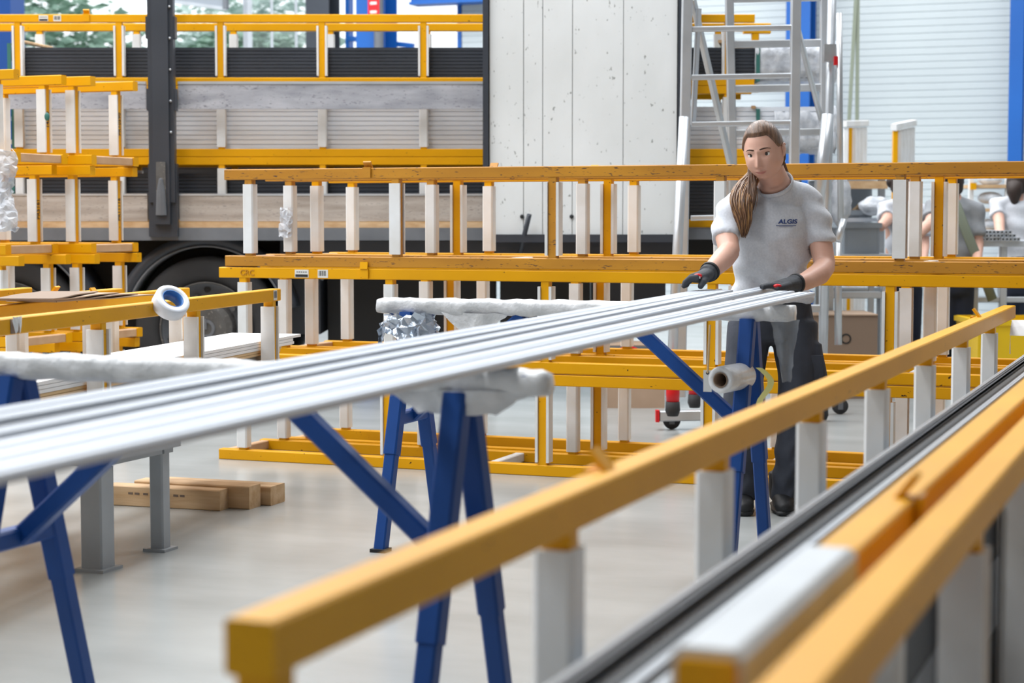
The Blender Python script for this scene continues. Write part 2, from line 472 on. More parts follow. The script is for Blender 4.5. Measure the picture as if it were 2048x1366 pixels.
def rack(label, loc, yaw, L=5.9, Wd=.47, hh=.477, pitch=.795, off=.13, kinds=('F', 'F'), ym='yellow', warm=(False, False),
         hooks=(), bars=None, group=None, skip=(), outer=False):
    t = thing('storage_rack', label, 'rack', loc, yaw, group)
    n = int((L - off - .04) / pitch) + 1
    for z in (RH / 2, hh - RH / 2):
        for y in (RW / 2, Wd - RW / 2):
            me = cached(('rail', L, ym), lambda: MB().bar((0, 0, 0), (L, 0, 0), RW, RH, .0035).mesh('rail', ym))
            put('bottom_rail' if z < .1 else 'top_rail', me, t, (0, y, z))
    ph = hh - 2 * RH
    for r, y in enumerate((RW / 2, Wd - RW / 2)):
        ks = kinds[r]
        for k in range(n):
            if (r, k) in skip: continue
            core, sl = post_parts(ks[k % len(ks)], ph, ym, 'sleeve_warm' if warm[r] else 'sleeve')
            p = put('post', core, t, (off + k * pitch, y, RH))
            put('sleeve', sl, p)
    bl = Wd - 2 * RW
    bm = cached(('xbar', bl), lambda: MB().bar((0, 0, 0), (0, bl, 0), .045, .044, .004).mesh('crossbar', 'pad'))
    bw = cached(('xbarw', bl), lambda: MB().bar((0, 0, 0), (0, bl, 0), .045, .044, .004).mesh('crossbar', 'sleeve'))
    for k, x in enumerate(bars if bars is not None else (.03, 1.9, 3.9, L - .03)):
        put('crossbar', bm if x < .1 or x > L - .1 else bw, t, (x, RW, RH / 2))
    for x, y in hooks:
        s = -1 if y == 0 else 1
        if outer: hk = cached(('hook_out', s, ym), lambda: MB().box((0, s * .006, -.012), (.042, .008, .05)).box((0, s * .010, .026), (.040, .007, .034), Matrix.Rotation(R(s * 8), 3, 'X')).mesh('hook', ym))
        else: hk = cached(('hook', s, ym), lambda: MB().box((0, s * .006, -.012), (.042, .008, .05)).box((0, -s * .012, .022), (.040, .008, .045), Matrix.Rotation(R(-s * 38), 3, 'X')).mesh('hook', ym))
        put('hook', hk, t, (x, (0 if s < 0 else Wd), hh - .01))
    return t
def sticker(parent, x, z, w, h, y=-.0008, code=False):
    s = MB().box((x, y, z), (w, .0012, h)).build('sticker', 'label_white', parent)
    if code:
        rnd = random.Random(int(x * 1000)); b = MB(); q = x - w * .36
        while q < x + w * .36:
            ww = rnd.uniform(.002, .005); b.box((q, y - .001, z + h * .05), (ww, .0008, h * .62)); q += ww + rnd.uniform(.002, .004)
        b.build('barcode', 'ink', s)
    else:
        b = MB()
        b.box((x, y - .001, z - h * .27), (w * .9, .0008, h * .32))
        for k in range(5): b.box((x - w * .32 + k * w * .16, y - .001, z + h * .2), (w * .1, .0008, h * .12))
        b.build('print', 'ink', s)
def letters(parent, txt, x, y, z, size=.036):
    o = put('lettering', cached(('txt', txt, size), lambda: text_mesh(txt, size, 'ink')), parent, (x, y, z))
    o.rotation_euler = frame_rot((0, 0, 1), (0, -1, 0)).to_euler()

# stacks in the middle of the hall: three high, two deep
MX, MY, LV = -4.65, 8.055, .4825
for lev, (yoff, ym) in enumerate((('', 'yellow'), ('', 'yellow'), ('', 'yellow_worn'))):
    lv = ('bottom', 'middle', 'top')[lev]
    fk = ('FEEEEE', 'FFEEEF', 'FSEFSF')[lev]
    bk = ('FFFFSF', 'FFFSSF', 'FFFFFF')[lev]
    hooks = ((2.55, .47),) if lev == 0 else (((.80, 0), (3.6, .47)) if lev == 1 else ((.78, 0), (1.25, .47)))
    dx = (-.012, 0, .035)[lev]
    a = rack('yellow rack with white post sleeves, %s of the front stack behind the woman' % lv if lev < 2 else 'worn mustard rack on top of the front stack behind the woman',
             (MX + dx, MY, lev * LV), 0, kinds=(fk, bk), ym=ym, hooks=hooks, outer=lev < 2, bars=(.03, 1.45, 3.4, 5.86), group='racks in the middle stacks')
    if lev == 1:
        sticker(a, .46, .45, .075, .038); sticker(a, .575, .45, .055, .040, code=True)
        me = text_mesh('CRC', .04, 'yellow_worn', .0015)
        put('lettering', me, a, (.16, -.002, .45)).rotation_euler = (R(90), 0, 0)
    rack('yellow rack with white post sleeves, %s of the rear stack behind the woman' % lv, (MX + .09 + dx, MY + .545, lev * LV), 0,
         kinds=(('FEEEEF', 'FEEEFF', 'FEEFEF')[lev], 'FFFFFF'), ym='yellow', warm=(True, True), hooks=((1.5, .47),) if lev == 2 else (), bars=(.03, 2.6, 4.4, 5.86), group='racks in the middle stacks')
# stacks at the left edge: four high, two deep, right-hand ends towards the gap
for lev in range(4):
    lv = ('bottom', 'second', 'third', 'top')[lev]
    for d in range(2):
        x1 = -5.90 + (.13 if d else 0) + (-.02, .03, -.02, .02)[lev] + (.03 if (lev + d) % 2 else 0)
        L = 4.0
        a = rack('yellow rack at the left edge, %s level of the %s stack' % (lv, ('front', 'rear')[d]),
                 (x1 - L, 8.06 + d * .545, .045 + lev * LV), 0, L=L, pitch=.76, off=.07, kinds=(('FSF', 'SSS'), ('EES', 'SFS'))[d] if lev != 2 else (('FFF', 'FFS'), ('FFS', 'FFS'))[d],
                 bars=(.03, 2.0, L - .03), warm=(False, False), group='racks in the left stacks')
        xl = .07 + .76 * 5
        wz = .24
        def lt(txt, y): letters(a, txt, xl + .0225, y, wz)
        if lev == 3 and d == 0: lt('14290', .47 - RW / 2)
        if lev == 3 and d == 1: lt('PR10590', .47 - RW / 2)
        if lev == 2 and d == 0: lt('PR5161', .47 - RW / 2)
        if lev == 2 and d == 1: lt('PR11116', .47 - RW / 2)
tag(MB().ball((-5.86, 8.36, 1.74), (.016, .007, .022)).box((-5.86, 8.36, 1.74), (.020, .010, .010)).build('cap', 'green_strap', None, True), 'small teal round cap stuck on a left stack post', 'cap')

# foreground racks running away from the camera
fg1 = rack('blurred yellow rack in the foreground with black and grey profiles lying in it', (-.36, 1.44, 0), R(90), L=6.3, hh=.85, pitch=.80, off=.03,
           kinds=('FFFFFFFF', 'SFFFFFFF'), hooks=((5.35, .47), (1.05, .47), (.95, 0)), bars=(.03, 3.0, 6.27))
fg2 = rack('blurred yellow rack at the bottom right corner, nearest the camera', (.14, 1.30, 0), R(90), L=6.3, hh=.85, pitch=.822, off=.325,
           kinds=('EEEE', 'EEEE'), bars=(.03, 3.0, 6.27))
tag(MB().bar((-.386, 1.45, .826), (-.386, 1.95, .826), .062, .064, .008).build('foam_sleeve', 'foam'), 'white foam sleeve around the near end of the foreground rack rail', 'sleeve')
# near left rack: stands on a grey steel table and holds white panels
LY = R(8)
ldir, lnor = Vector((-math.sin(LY), math.cos(LY), 0)), Vector((-math.cos(LY), -math.sin(LY), 0))
c1 = Vector((-3.79, 7.09, .425))                       # far right corner of its base
rl = rack('bright yellow rack on the grey steel table, holding white panels, tape roll on its rail', c1 - ldir * 6.0, LY + R(90), L=6.0, pitch=.83, off=.12, hh=.475, kinds=('EEEE', 'EEEE'),
          hooks=((5.15, .47), (4.15, .47)), bars=(.03, 2.0, 4.0, 5.97))
s_ = MB().box((5.93, -.0008, .449), (.042, .0012, .042)).build('sticker', 'label_white', rl)
MB().box((5.93, -.002, .452), (.030, .0008, .028)).build('barcode', 'truck_grey', s_)
rl2 = rack('bright yellow rack beyond the panel rack, cut by the left picture edge', c1 - ldir * 6.25 + lnor * .62 , LY + R(90), L=6.0, pitch=.83, off=.12, hh=.48, kinds=('FFFF', 'FFFF'), hooks=((5.4, 0),))
g = 'white panels in the panel rack'
pm = cached('panelw', lambda: MB().box((0, 0, .006), (5.85, .335, .012)).mesh('panel', 'paper_white'))
pe = cached('panele', lambda: MB().box((0, 0, .005), (5.85, .33, .010)).mesh('panel', 'edge_tan'))
pd = cached('paneld', lambda: MB().box((0, 0, .010), (5.45, .31, .020)).mesh('panel', 'edge_dark'))
z, seq = .480, [pe, pe, pd, pe, pe, pd, pe, pe, pd, pe, pe, pm, pm, pm]
for k, me in enumerate(seq):
    hgt = .020 if me is pd else (.010 if me is pe else .012)
    q = c1 - ldir * (2.75 - (.28 if me is pm and k > 12 else .16 if me is pm else 0) + random.uniform(-.02, .02)) + lnor * .235
    o = put('panel', me, None, (q.x, q.y, z), LY + R(90))
    nm = {id(pm): 'white flat panel in the left rack stack', id(pe): 'tan-edged flat panel in the left rack stack', id(pd): 'grey spacer strip in the left rack stack'}[id(me)]
    tag(o, nm + ', ' + nth(k), 'panel', g)
    z += hgt + .0015
# grey steel table
t = thing('steel_table', 'low grey steel table with square legs under the left panel rack', 'table', (-4.2, 5.56, 0))
MB().box((0, 0, .40), (1.36, .50, .045)).build('table_top', 'grey_paint', t)
for sx in (-1, 1):
    for sy in (-1, 1):
        lw = .085 if sy < 0 else .056
        l = MB().bar((sx * .62, sy * .20, .010), (sx * .62, sy * .20, .355), lw, lw, .006, (0, 1, 0)).build('leg', 'grey_paint', t)
        MB().box((sx * .62, sy * .20, .005), (lw + .035, lw + .035, .010)).build('foot_plate', 'grey_paint', l)
for sy in (-1, 1): MB().box((0, sy * .20, .3675), (1.32, .06, .02)).build('apron', 'grey_paint', t)
for sx in (-1, 1): MB().box((sx * .63, 0, .367), (.05, .33, .019)).build('apron', 'grey_paint', t)

# ------------------------------------------------------------------ trestles with film-wrapped bars
def wrap_tube(p0, p1, r, seed, n=60, m=14, amp=.004):
    rnd = random.Random(seed)
    p0, p1 = Vector(p0), Vector(p1)
    b = MB(); vs = []
    ph = [rnd.uniform(0, 6.28) for _ in range(8)]
    for i in range(n + 1):
        u = i / n
        c = p0.lerp(p1, u)
        e = min(1, min(u, 1 - u) * 22) ** .5
        for k in range(m):
            g = 2 * math.pi * k / m
            sq = 1 / max(abs(math.cos(g)), abs(math.sin(g))) ** .55
            rr = r * sq * (.80 + .20 * e) + amp * (math.sin(u * 70 + ph[k % 8]) * .5 + rnd.uniform(-.6, .6))
            vs.append(c + Vector((0, math.cos(g) * rr, math.sin(g) * rr)))
    fs = [(i * m + k, i * m + (k + 1) % m, (i + 1) * m + (k + 1) % m, (i + 1) * m + k) for i in range(n) for k in range(m)]
    fs += [tuple(range(m)), tuple(range((n + 1) * m - 1, n * m - 1, -1))]
    return b.add(vs, fs)
def trestle(label, loc, x0, x1, fr, seed, sp=.27):
    t = thing('trestle', label, 'trestle', loc, 0, 'trestles carrying the white profiles')
    MB().bar((x0 + .03, 0, .862), (x1 - .03, 0, .862), .045, .045).build('crossbar', 'blue_paint', t)
    wrap_tube((x0, 0, .862), (x1, 0, .862), .030, seed).build('film_wrap', 'wrap', t, True)
    for xa, inn in zip(fr, (1, -1)):
        for s in (-1, 1):
            top, bot = Vector((xa, s * .022, .835)), Vector((xa, s * sp, .0))
            kn = bot.lerp(top, .40)
            l = MB().bar(kn, top, .052, .052, .006, (1, 0, 0)).build('leg', 'blue_paint', t)
            MB().bar(bot, kn + (kn - bot) * .05, .044, .044, .005, (1, 0, 0)).build('leg_extension', 'blue_paint', l)
            MB().box(bot + Vector((0, 0, .006)), (.06, .06, .012)).build('foot', 'truck_black', l)
        zs = .46
        ys = .022 + (sp - .022) * (1 - zs / .835)
        MB().bar((xa, -ys, zs), (xa, ys, zs), .045, .045).build('stretcher', 'blue_paint', t)
        MB().bar((xa + inn * .01, 0, zs), (xa + inn * .45, 0, .835), .045, .045).build('brace', 'blue_paint', t)
    return t
tn = trestle('blue steel trestle with white wrapped bar, nearer the camera', (0, 3.61, 0), -2.86, -1.30, (-2.63, -1.50), 3)
tf = trestle('blue steel trestle with white wrapped bar, in front of the woman', (0, 6.29, 0), -2.95, -1.37, (-2.82, -1.53), 4)
tf.scale = (1, 1, 1.0185)
# film and foil hanging from the far bar
def crumple(fn, nu, nv, seed, amp, m, name, parent, smooth=True):
    rnd = random.Random(seed)
    vs = [Vector(fn(i / nu, j / nv)) + Vector((rnd.uniform(-amp, amp), rnd.uniform(-amp, amp), rnd.uniform(-amp, amp))) for i in range(nu + 1) for j in range(nv + 1)]
    fs = [(i * (nv + 1) + j, i * (nv + 1) + j + 1, (i + 1) * (nv + 1) + j + 1, (i + 1) * (nv + 1) + j) for i in range(nu) for j in range(nv)]
    return MB().add(vs, fs).build(name, m, parent, smooth)
crumple(lambda u, v: (-2.82 + .115 * math.cos(u * 6.28) * (.75 + .25 * v), .085 * math.sin(u * 6.28) * (.8 + .3 * v), .835 - .075 * v - .035 * v * math.sin(u * 9)), 28, 6, 5, .011, 'foil', 'foil_wrap', tf, False)
for sx in (-.085, .055):
    crumple(lambda u, v: (-2.82 + sx + .03 * u - .02 * v, -.09 + .02 * math.sin(u * 5), .79 - .13 * v), 4, 8, 6, .009, 'foil', 'foil_strip', tf, False)
crumple(lambda u, v: (-2.55 + .26 * (u - .5) * (1 - .75 * v) , -.03 + .01 * math.sin(u * 8), .842 - .085 * v), 10, 6, 7, .003, 'wrap', 'film_tail', tf)
crumple(lambda u, v: (-1.40 + .10 * (u - .5) * (1 - .65 * v) + .01 * v, -.03 + .012 * math.sin(u * 9 + v * 3), .84 - .21 * v), 8, 14, 8, .003, 'film', 'film_tail', tf)
crumple(lambda u, v: (-1.50 + .34 * (u - .5) * (1 - .5 * v), -.03 + .012 * math.sin(u * 8), .845 - .05 * v), 12, 5, 9, .003, 'wrap', 'film_tail', tn)
crumple(lambda u, v: (-2.66 + .14 * (u - .5) * (1 - .5 * v), -.03 + .012 * math.sin(u * 8), .845 - .03 * v), 12, 5, 10, .003, 'wrap', 'film_tail', tn)

# stretch film roll, its core and a hanging tag
fr0 = W(1441, 760, 6.22); fax = Vector((.156, .988, 0)).normalized()
t = thing('film_roll', 'roll of clear stretch film with brown core on the far trestle brace', 'roll', fr0)
MB().ring((0, 0, 0), fax, [(.026, 0), (.044, 0), (.046, .004), (.046, .20), (.026, .20)], 32).build('film', 'wrap', t, True)
MB().ring((0, 0, 0), fax, [(.0225, -.002), (.0262, -.002), (.0262, .202), (.0225, .202)], 28).ring((0, 0, 0), fax, [(.0, .1), (.0225, .1), (.0225, .102), (0, .102)], 24).build('core', 'card_dark', t, True)
t = thing('hanging_tag', 'white paper tag on a tan cord hanging from the far trestle bar', 'tag', (-1.66, 6.22, 0))
MB().box((0, 0, .64), (.030, .0015, .075)).build('tag_card', 'label_white', t)
MB().tube((0, 0, .668), (.004, .01, .835), .004, 8).build('cord', 'edge_tan', t)
MB().ring((0, -.0015, .668), (0, 1, 0), [(.002, 0), (.006, 0), (.006, .002), (.002, .002)], 12).build('eyelet', 'truck_black', t)
tag(crumple(lambda u, v: (-1.455 + .03 * math.sin(v * 5) + .022 * (u - .5) + .03 * v, 6.12 + .02 * v, .70 - .14 * v), 2, 14, 3, .001, 'yellow_bin', 'tape_strip', None), 'curled yellow tape strip hanging at the far trestle leg', 'tape')
bpy.data.objects['tape_strip'].data.materials[0] = mat('pale_yellow', '#d9d487', 0.6)

# ------------------------------------------------------------------ white profiles over the trestles
WP = [(-.032, 0), (.032, 0), (.032, .009), (.029, .014), (-.004, .014), (-.004, .006), (-.013, .006), (-.013, .014), (-.029, .014), (-.032, .010)]
NP = [(-.021, 0), (.021, 0), (.021, .014), (.012, .014), (.012, .006), (.008, .006), (.008, .014), (-.006, .014), (-.006, .006), (-.010, .006), (-.010, .014), (-.021, .014)]
def yprof(prof, name, m, label, cat, x0, y0, x1, y1, z, group=None, z1=None):
    return tag(MB().prism(prof, (x0, y0, z), (x1, y1, z if z1 is None else z1)).build(name, m), label, cat, group)
ZB = .899
def laid(prof, x2, xf, yf, zf, label, group):          # centre at y=2 and at the far end
    s = (xf - x2) / (yf - 2.0)
    yprof(prof, 'aluminium_profile', 'white_alu', label, 'profile', x2 - s * .4, 1.6, xf, yf, ZB - (zf - ZB) * (2.01 / (yf - 3.61)), group, zf)
for x2, xf, yf, zf, lb in ((-1.529, -1.672, 7.13, .9200, 'left'), (-1.461, -1.524, 6.84, .9183, 'middle'), (-1.393, -1.432, 6.77, .9178, 'right')):
    laid(WP, x2, xf, yf, zf, 'wide white aluminium profile, %s of the three under her gloved left hand' % lb, 'wide white profiles on the trestles')
for x2, xf, yf, zf, lb in ((-1.795, -1.84, 6.88, .9184, 'left'), (-1.735, -1.795, 6.86, .9184, 'middle'), (-1.625, -1.75, 6.84, .9184, 'right')):
    laid(NP, x2, xf, yf, zf, 'narrow white ridged profile, %s of the three under her reaching right hand' % lb, 'narrow white profiles on the trestles')
# profiles lying in the foreground rack
TUB = [(.026 * math.cos(a * math.pi / 8), .026 + .026 * math.sin(a * math.pi / 8)) for a in range(16)]
def chan(w, h): return [(-w / 2, 0), (w / 2, 0), (w / 2, h), (w / 2 - .006, h), (w / 2 - .006, h * .7), (.004, h * .7), (.004, h * .9), (-.004, h * .9), (-.004, h * .7), (-w / 2 + .006, h * .7), (-w / 2 + .006, h), (-w / 2, h)]
TUB2 = [(.73 * x_, .73 * y_) for x_, y_ in TUB]
lay = [(-.672, .665, chan(.011, .036), 'pale_alu', 'thin pale profile at the left edge of the foreground pile'),
       (-.656, .665, chan(.018, .034), 'dark_alu', 'dark grey profile beside the black tube of the foreground pile'),
       (-.643, .665, chan(.006, .036), 'grey_alu', 'thin grey strip left of the black tube in the foreground'),
       (-.620, .661, TUB2, 'black_alu', 'black round tube on top of the foreground pile'),
       (-.592, .665, chan(.014, .036), 'pale_alu', 'pale grey profile right of the black tube in the foreground'),
       (-.576, .665, chan(.012, .030), 'black_alu', 'thin black profile right of the pale one in the foreground'),
       (-.560, .665, chan(.014, .036), 'pale_alu', 'second pale grey profile in the foreground pile'),
       (-.536, .665, chan(.026, .034), 'black_alu', 'flat black profile in the foreground pile'),
       (-.505, .665, chan(.030, .034), 'grey_alu', 'grey profile near the right rail of the foreground rack'),
       (-.470, .665, chan(.030, .032), 'pale_alu', 'pale profile hard against the right rail of the foreground rack')]
for x, z, pr, m, lb in lay:
    yprof(pr, 'aluminium_profile', m, lb, 'profile', x, 1.1, x, 7.3, z, 'profiles piled in the foreground rack')
for j in range(4):
    for k in range(4):
        yprof(chan(.060, .147), 'aluminium_profile', ('dark_alu', 'grey_alu')[(j + k) % 2], 'deep channel profile below the foreground pile, layer %s, %s' % (('one', 'two', 'three', 'four')[j], ('leftmost', 'second from left', 'third from left', 'rightmost')[k]), 'profile', -.648 + k * .066, 1.15, -.648 + k * .066, 7.25, .06 + j * .151, 'lower profiles in the foreground rack')
for k in range(5):
    yprof(TUB if k % 2 else chan(.06, .05), 'aluminium_profile', ('grey_alu', 'pale_alu')[k % 2], 'grey profile lying low in the bottom right rack, %s' % ('leftmost', 'second from left', 'middle one', 'fourth from left', 'rightmost')[k], 'profile', -.25 + k * .074, 1.0, -.25 + k * .074, 7.2, .062, 'grey profiles in the bottom right rack')
t = thing('paper_sheet', 'thin white sheet standing folded at the far end of the foreground pile', 'sheet', (-.62, 7.35, 0))
crumple(lambda u, v: (-.14 + .30 * u, .05 * v, .75 + .06 * v), 2, 2, 1, .002, 'paper_white', 'sheet', t, False)
crumple(lambda u, v: (-.14, .02 * u, .68 + .07 * v), 2, 2, 1, .002, 'paper_white', 'fold', t, False)

# ------------------------------------------------------------------ small things at the left
tr = W(341, 606, 6.72)
t = thing('tape_roll', 'white masking tape roll with blue core hanging on the panel rack', 'tape roll', tr)
ax = (Vector((.62, -.34, .62))).normalized()
MB().ring((0, 0, 0), ax, [(.040, -.026), (.062, -.026), (.065, -.022), (.065, .022), (.062, .026), (.040, .026)], 36).build('tape', 'tape', t, True)
MB().ring((0, 0, 0), ax, [(.037, -.026), (.0402, -.0262), (.0402, .0262), (.037, .026)], 32).build('core', 'tape_core', t, True)
for k in range(4):
    q = c1 - ldir * (1.15 + .1 * k) + lnor * .36 + Vector((0, 0, .4785 + .0075 * k))
    rr = Matrix.Rotation(LY + R(90 + (k * 7 - 9)), 3, 'Z')
    b = MB(); nu = 10
    vs = [rr @ Vector((-.32 + .64 * i / nu, s * .11, .004 * math.sin(i * .9 + k) * .3 + zz)) for zz in (0, .004) for i in range(nu + 1) for s in (-1, 1)]
    m_ = 2 * (nu + 1)
    fs = [(2 * i, 2 * i + 1, 2 * i + 3, 2 * i + 2) for i in range(nu)] + [(m_ + 2 * i, m_ + 2 * i + 2, m_ + 2 * i + 3, m_ + 2 * i + 1) for i in range(nu)]
    fs += [(2 * i, 2 * i + 2, m_ + 2 * i + 2, m_ + 2 * i) for i in range(nu)] + [(2 * i + 1, m_ + 2 * i + 1, m_ + 2 * i + 3, 2 * i + 3) for i in range(nu)] + [(0, m_, m_ + 1, 1), (2 * nu, 2 * nu + 1, m_ + 2 * nu + 1, m_ + 2 * nu)]
    tag(b.add(vs, fs).build('cardboard_sheet', 'card_dark' if k % 2 else 'card', None, loc=q), 'warped brown cardboard sheet on the panel rack rails, ' + nth(k), 'cardboard', 'cardboard sheets on the panel rack')
# timber offcuts on the floor
for k, (xa, xb, y, w, h, lb) in enumerate(((-4.36, -3.83, 6.63, .085, .085, 'front timber offcut on the floor, printed side facing out'),
                                            (-4.28, -3.735, 6.735, .10, .095, 'middle timber offcut on the floor, knotty end showing'),
                                            (-4.27, -3.70, 6.87, .13, .080, 'rear timber offcut on the floor, its pale wide top showing'))):
    t = tag(MB().bar((xa, y, h / 2), (xb, y + (.03 if k == 0 else .01), h / 2), w, h, .004).build('timber_beam', 'wood'), lb, 'timber', 'timber offcuts on the floor')
    if k == 0:
        for q in (-4.24, -4.21, -4.17, -4.03, -4.0):
            MB().box((q, y - w / 2 + .0135 + .057 * (q + 4.36) - .0138, .055), (.022, .0012, .009)).build('print', 'ink_brown', t)

# torn film and labels on the racks
tag(crumple(lambda u, v: (-4.485 + .034 * math.sin((u - .5) * 3) - .012 * v, 8.462 - .012 * math.cos((u - .5) * 3), 1.255 - .15 * v), 8, 12, 11, .006, 'film_white', 'torn_film', None, False), 'torn white film stuck to a sleeve of the mustard top rack', 'plastic film')
fq = W(8, 300, 9.52)
tag(crumple(lambda u, v: (fq.x + .05 * math.sin((u - .5) * 4.4) * (1 + .4 * math.sin(v * 9)), fq.y - .05 * math.cos((u - .5) * 4.4), fq.z - .42 * v), 12, 26, 12, .010, 'film_white', 'torn_film', None, False), 'torn white film wrapped round a post at the left picture edge', 'plastic film')
tl = MB().box((3.64, -.0012, .449), (.060, .0016, .046)).build('torn_label', 'card_dark', rl)
crumple(lambda u, v: (3.615 + .055 * u, -.006 - .008 * math.sin(u * 3.1), .478 - .038 * v * (.4 + abs(math.sin(u * 7)))), 9, 4, 13, .002, 'paper_white', 'label_shred', tl, False)

# ------------------------------------------------------------------ the loaded truck (axes turned by YAW)
TO = Lp(500, 433, 12.1); TO.z = 0.0                       # foot of the trailer
def cthing(name, label, cat, o, group=None):
    return thing(name, label, cat, ROT @ Vector(o), YAW, group)
def X(px, D): return (px - 1024) / F * D
def Z(py, D): return Lp(1024, py, D).z
trk = cthing('truck_trailer', 'long flatbed truck trailer with weathered side boards and black wheels', 'truck', TO)
def tb(name, x0, x1, z0, z1, y0, y1, m, parent=None):
    return MB().box(((x0 + x1) / 2, (y0 + y1) / 2, (z0 + z1) / 2), (x1 - x0, y1 - y0, z1 - z0)).build(name, m, parent or trk, off=TO)
XL, XR = X(-260, 12.3), X(1655, 12.4)
tb('deck', XL, XR, 1.06, 1.13, 12.10, 14.55, 'truck_grey')
tb('deck_edge', XL, X(968, 12.1), 1.055, 1.135, 12.03, 12.095, 'truck_grey')
tb('wood_sill', XL, X(968, 12.1), 1.137, 1.175, 12.05, 12.12, 'wood')
for k, (a, b) in enumerate(((-260, 296), (360, 966))):
    tb('side_board', X(a, 12.05), X(b, 12.05), 1.178, 1.345, 12.06, 12.09, 'wood_grey')
    tb('board_cap', X(a, 12.05), X(b, 12.05), 1.345, 1.358, 12.055, 12.095, 'alu_bright')
    tb('side_board', X(a, 12.05), X(b, 12.05), 1.905, 2.065, 12.06, 12.09, 'board_alu')
    tb('board_cap', X(a, 12.05), X(b, 12.05), 2.065, 2.082, 12.055, 12.095, 'alu_bright')
# stake: U-shaped upright with brackets
xs0, xs1 = X(303, 12.0), X(354, 12.0)
st = tb('stake', xs0 + .03, xs1 - .03, 1.16, 3.4, 11.94, 12.03, 'truck_dark')
for a in (xs0, xs1 - .03):
    tb('stake_side', a, a + .03, 1.30, 3.4, 11.965, 12.04, 'truck_dark', st).location = (0, 0, 0)
for zz in (1.96, 2.42, 3.02):
    for a in (xs0 - .012, xs1 - .016): tb('stake_lug', a, a + .028, zz - .07, zz + .07, 11.97, 12.045, 'truck_dark', st)
tb('stake_foot', xs0 - .01, xs1 + .01, 1.08, 1.55, 11.985, 12.045, 'truck_dark', st)
tb('latch', (xs0 + xs1) / 2 - .03, (xs0 + xs1) / 2 + .03, 1.30, 1.56, 11.925, 11.945, 'rim', st)
MB().loft([((xs0 + xs1) / 2, 11.925, 1.22), ((xs0 + xs1) / 2, 11.92, 1.36), ((xs0 + xs1) / 2, 11.92, 1.45)], [.035, .028, .012], .012, n=8).build('latch_tongue', 'truck_grey', st, off=TO)
for k in range(5):
    MB().ball(((xs1 - .02), 11.955, 1.75 + k * .2), .008, 8, 6).build('rivet', 'alu_bright', st, True, off=TO)
# wheels and mudguards
for px_ in (414, 20, -370):
    cx = X(px_, 12.2)
    c = Vector((cx, 12.16, .475))
    w = MB().ring(c, (0, 1, 0), [(.30, 0), (.36, -.015), (.44, -.012), (.468, .01), (.475, .05), (.475, .30), (.46, .34), (.30, .34)], 48).build('tyre', 'rubber', trk, True, off=TO)
    MB().ring(c, (0, 1, 0), [(.295, -.012), (.303, -.018), (.308, -.012), (.303, .0)], 40).build('rim_edge', 'rim', w, True, off=TO)
    MB().ring(c, (0, 1, 0), [(.30, .0), (.285, .02), (.265, .05), (.22, .07), (.16, .075), (.0, .08), (.0, .10), (.30, .10)], 40).build('wheel_disc', 'truck_grey', w, True, off=TO)
    MB().ring(c, (0, 1, 0), [(.0, -.03), (.135, -.03), (.172, -.012), (.178, .03), (.19, .075), (.0, .075)], 24).build('hub', 'rim', w, False, off=TO)
    MB().ring(c, (0, 1, 0), [(.04, -.036), (.06, -.036), (.06, -.028), (.04, -.028)], 24).box(c + Vector((0, -.035, .03)), (.012, .012, .07)).build('hub_cap', 'truck_grey', w, False, off=TO)
    for k in range(10):
        g = 2 * math.pi * k / 10
        q = c + Vector((.215 * math.cos(g), .045, .215 * math.sin(g)))
        MB().ring(q, (0, 1, 0), [(.0, -.02), (.015, -.02), (.017, .0), (.017, .03), (0, .03)], 6).build('wheel_nut', 'rim', w, off=TO)
        g += .31
        q = c + Vector((.255 * math.cos(g), .04, .255 * math.sin(g)))
        MB().ring(q, (0, 1, 0), [(.0, -.004), (.022, -.004), (.022, .03), (0, .03)], 10).build('vent_shade', 'truck_black', w, off=TO)  # solid black disc painted in for the shade of a hole
    fd = MB().ring(c + Vector((0, 0, .015)), (0, 1, 0), [(.53, -.02), (.605, -.02), (.605, .36), (.53, .36)], 30, R(-78), R(78)).build('mudguard', 'truck_dark', trk, True, off=TO)
    MB().ring(c + Vector((0, 0, .015)), (0, 1, 0), [(.520, -.024), (.532, -.024), (.532, .30), (.520, .30)], 30, R(-78), R(78)).build('mudguard_lip', 'truck_grey', fd, True, off=TO)
    MB().ring(c + Vector((0, 1.9, 0)), (0, 1, 0), [(.0, 0), (.44, 0), (.475, .05), (.475, .30), (.44, .34), (0, .34)], 32).build('tyre', 'rubber', trk, True, off=TO)
tb('shade_plate', XL, X(560, 12.5), .12, 1.055, 12.62, 12.66, 'truck_black')  # added dark plate, stands in for the shade behind the wheels
tb('chassis_beam', XL, XR, .86, 1.06, 12.75, 12.85, 'truck_black')
tb('chassis_beam', XL, XR, .86, 1.06, 13.85, 13.95, 'truck_black')
tb('cross_member', X(560, 12.4), X(640, 12.4), .42, 1.05, 12.42, 13.9, 'truck_dark')
tb('equipment_box', X(655, 12.6), X(990, 12.6), .28, .99, 12.6, 14.0, 'truck_black')
tb('under_rail', X(590, 12.2), X(1345, 12.2), .97, 1.05, 12.14, 12.22, 'truck_dark')
tb('dark_box', X(1000, 12.5), X(1180, 12.5), .42, .93, 12.5, 13.6, 'truck_black')  # black boxes here also fill the underside so that it stays dark
tb('dark_box_end', X(1190, 12.6), X(1330, 12.6), .55, .90, 12.55, 13.4, 'truck_dark')
tb('bumper', X(1200, 12.3), X(1345, 12.3), .93, 1.04, 12.24, 12.5, 'rim')
for px_ in (640, 905):
    MB().bar(Vector((X(px_, 12.3), 12.3, .80)), Vector((X(px_ + 40, 12.3), 12.3, .97)), .05, .05).build('bracket', 'truck_grey', trk, off=TO)
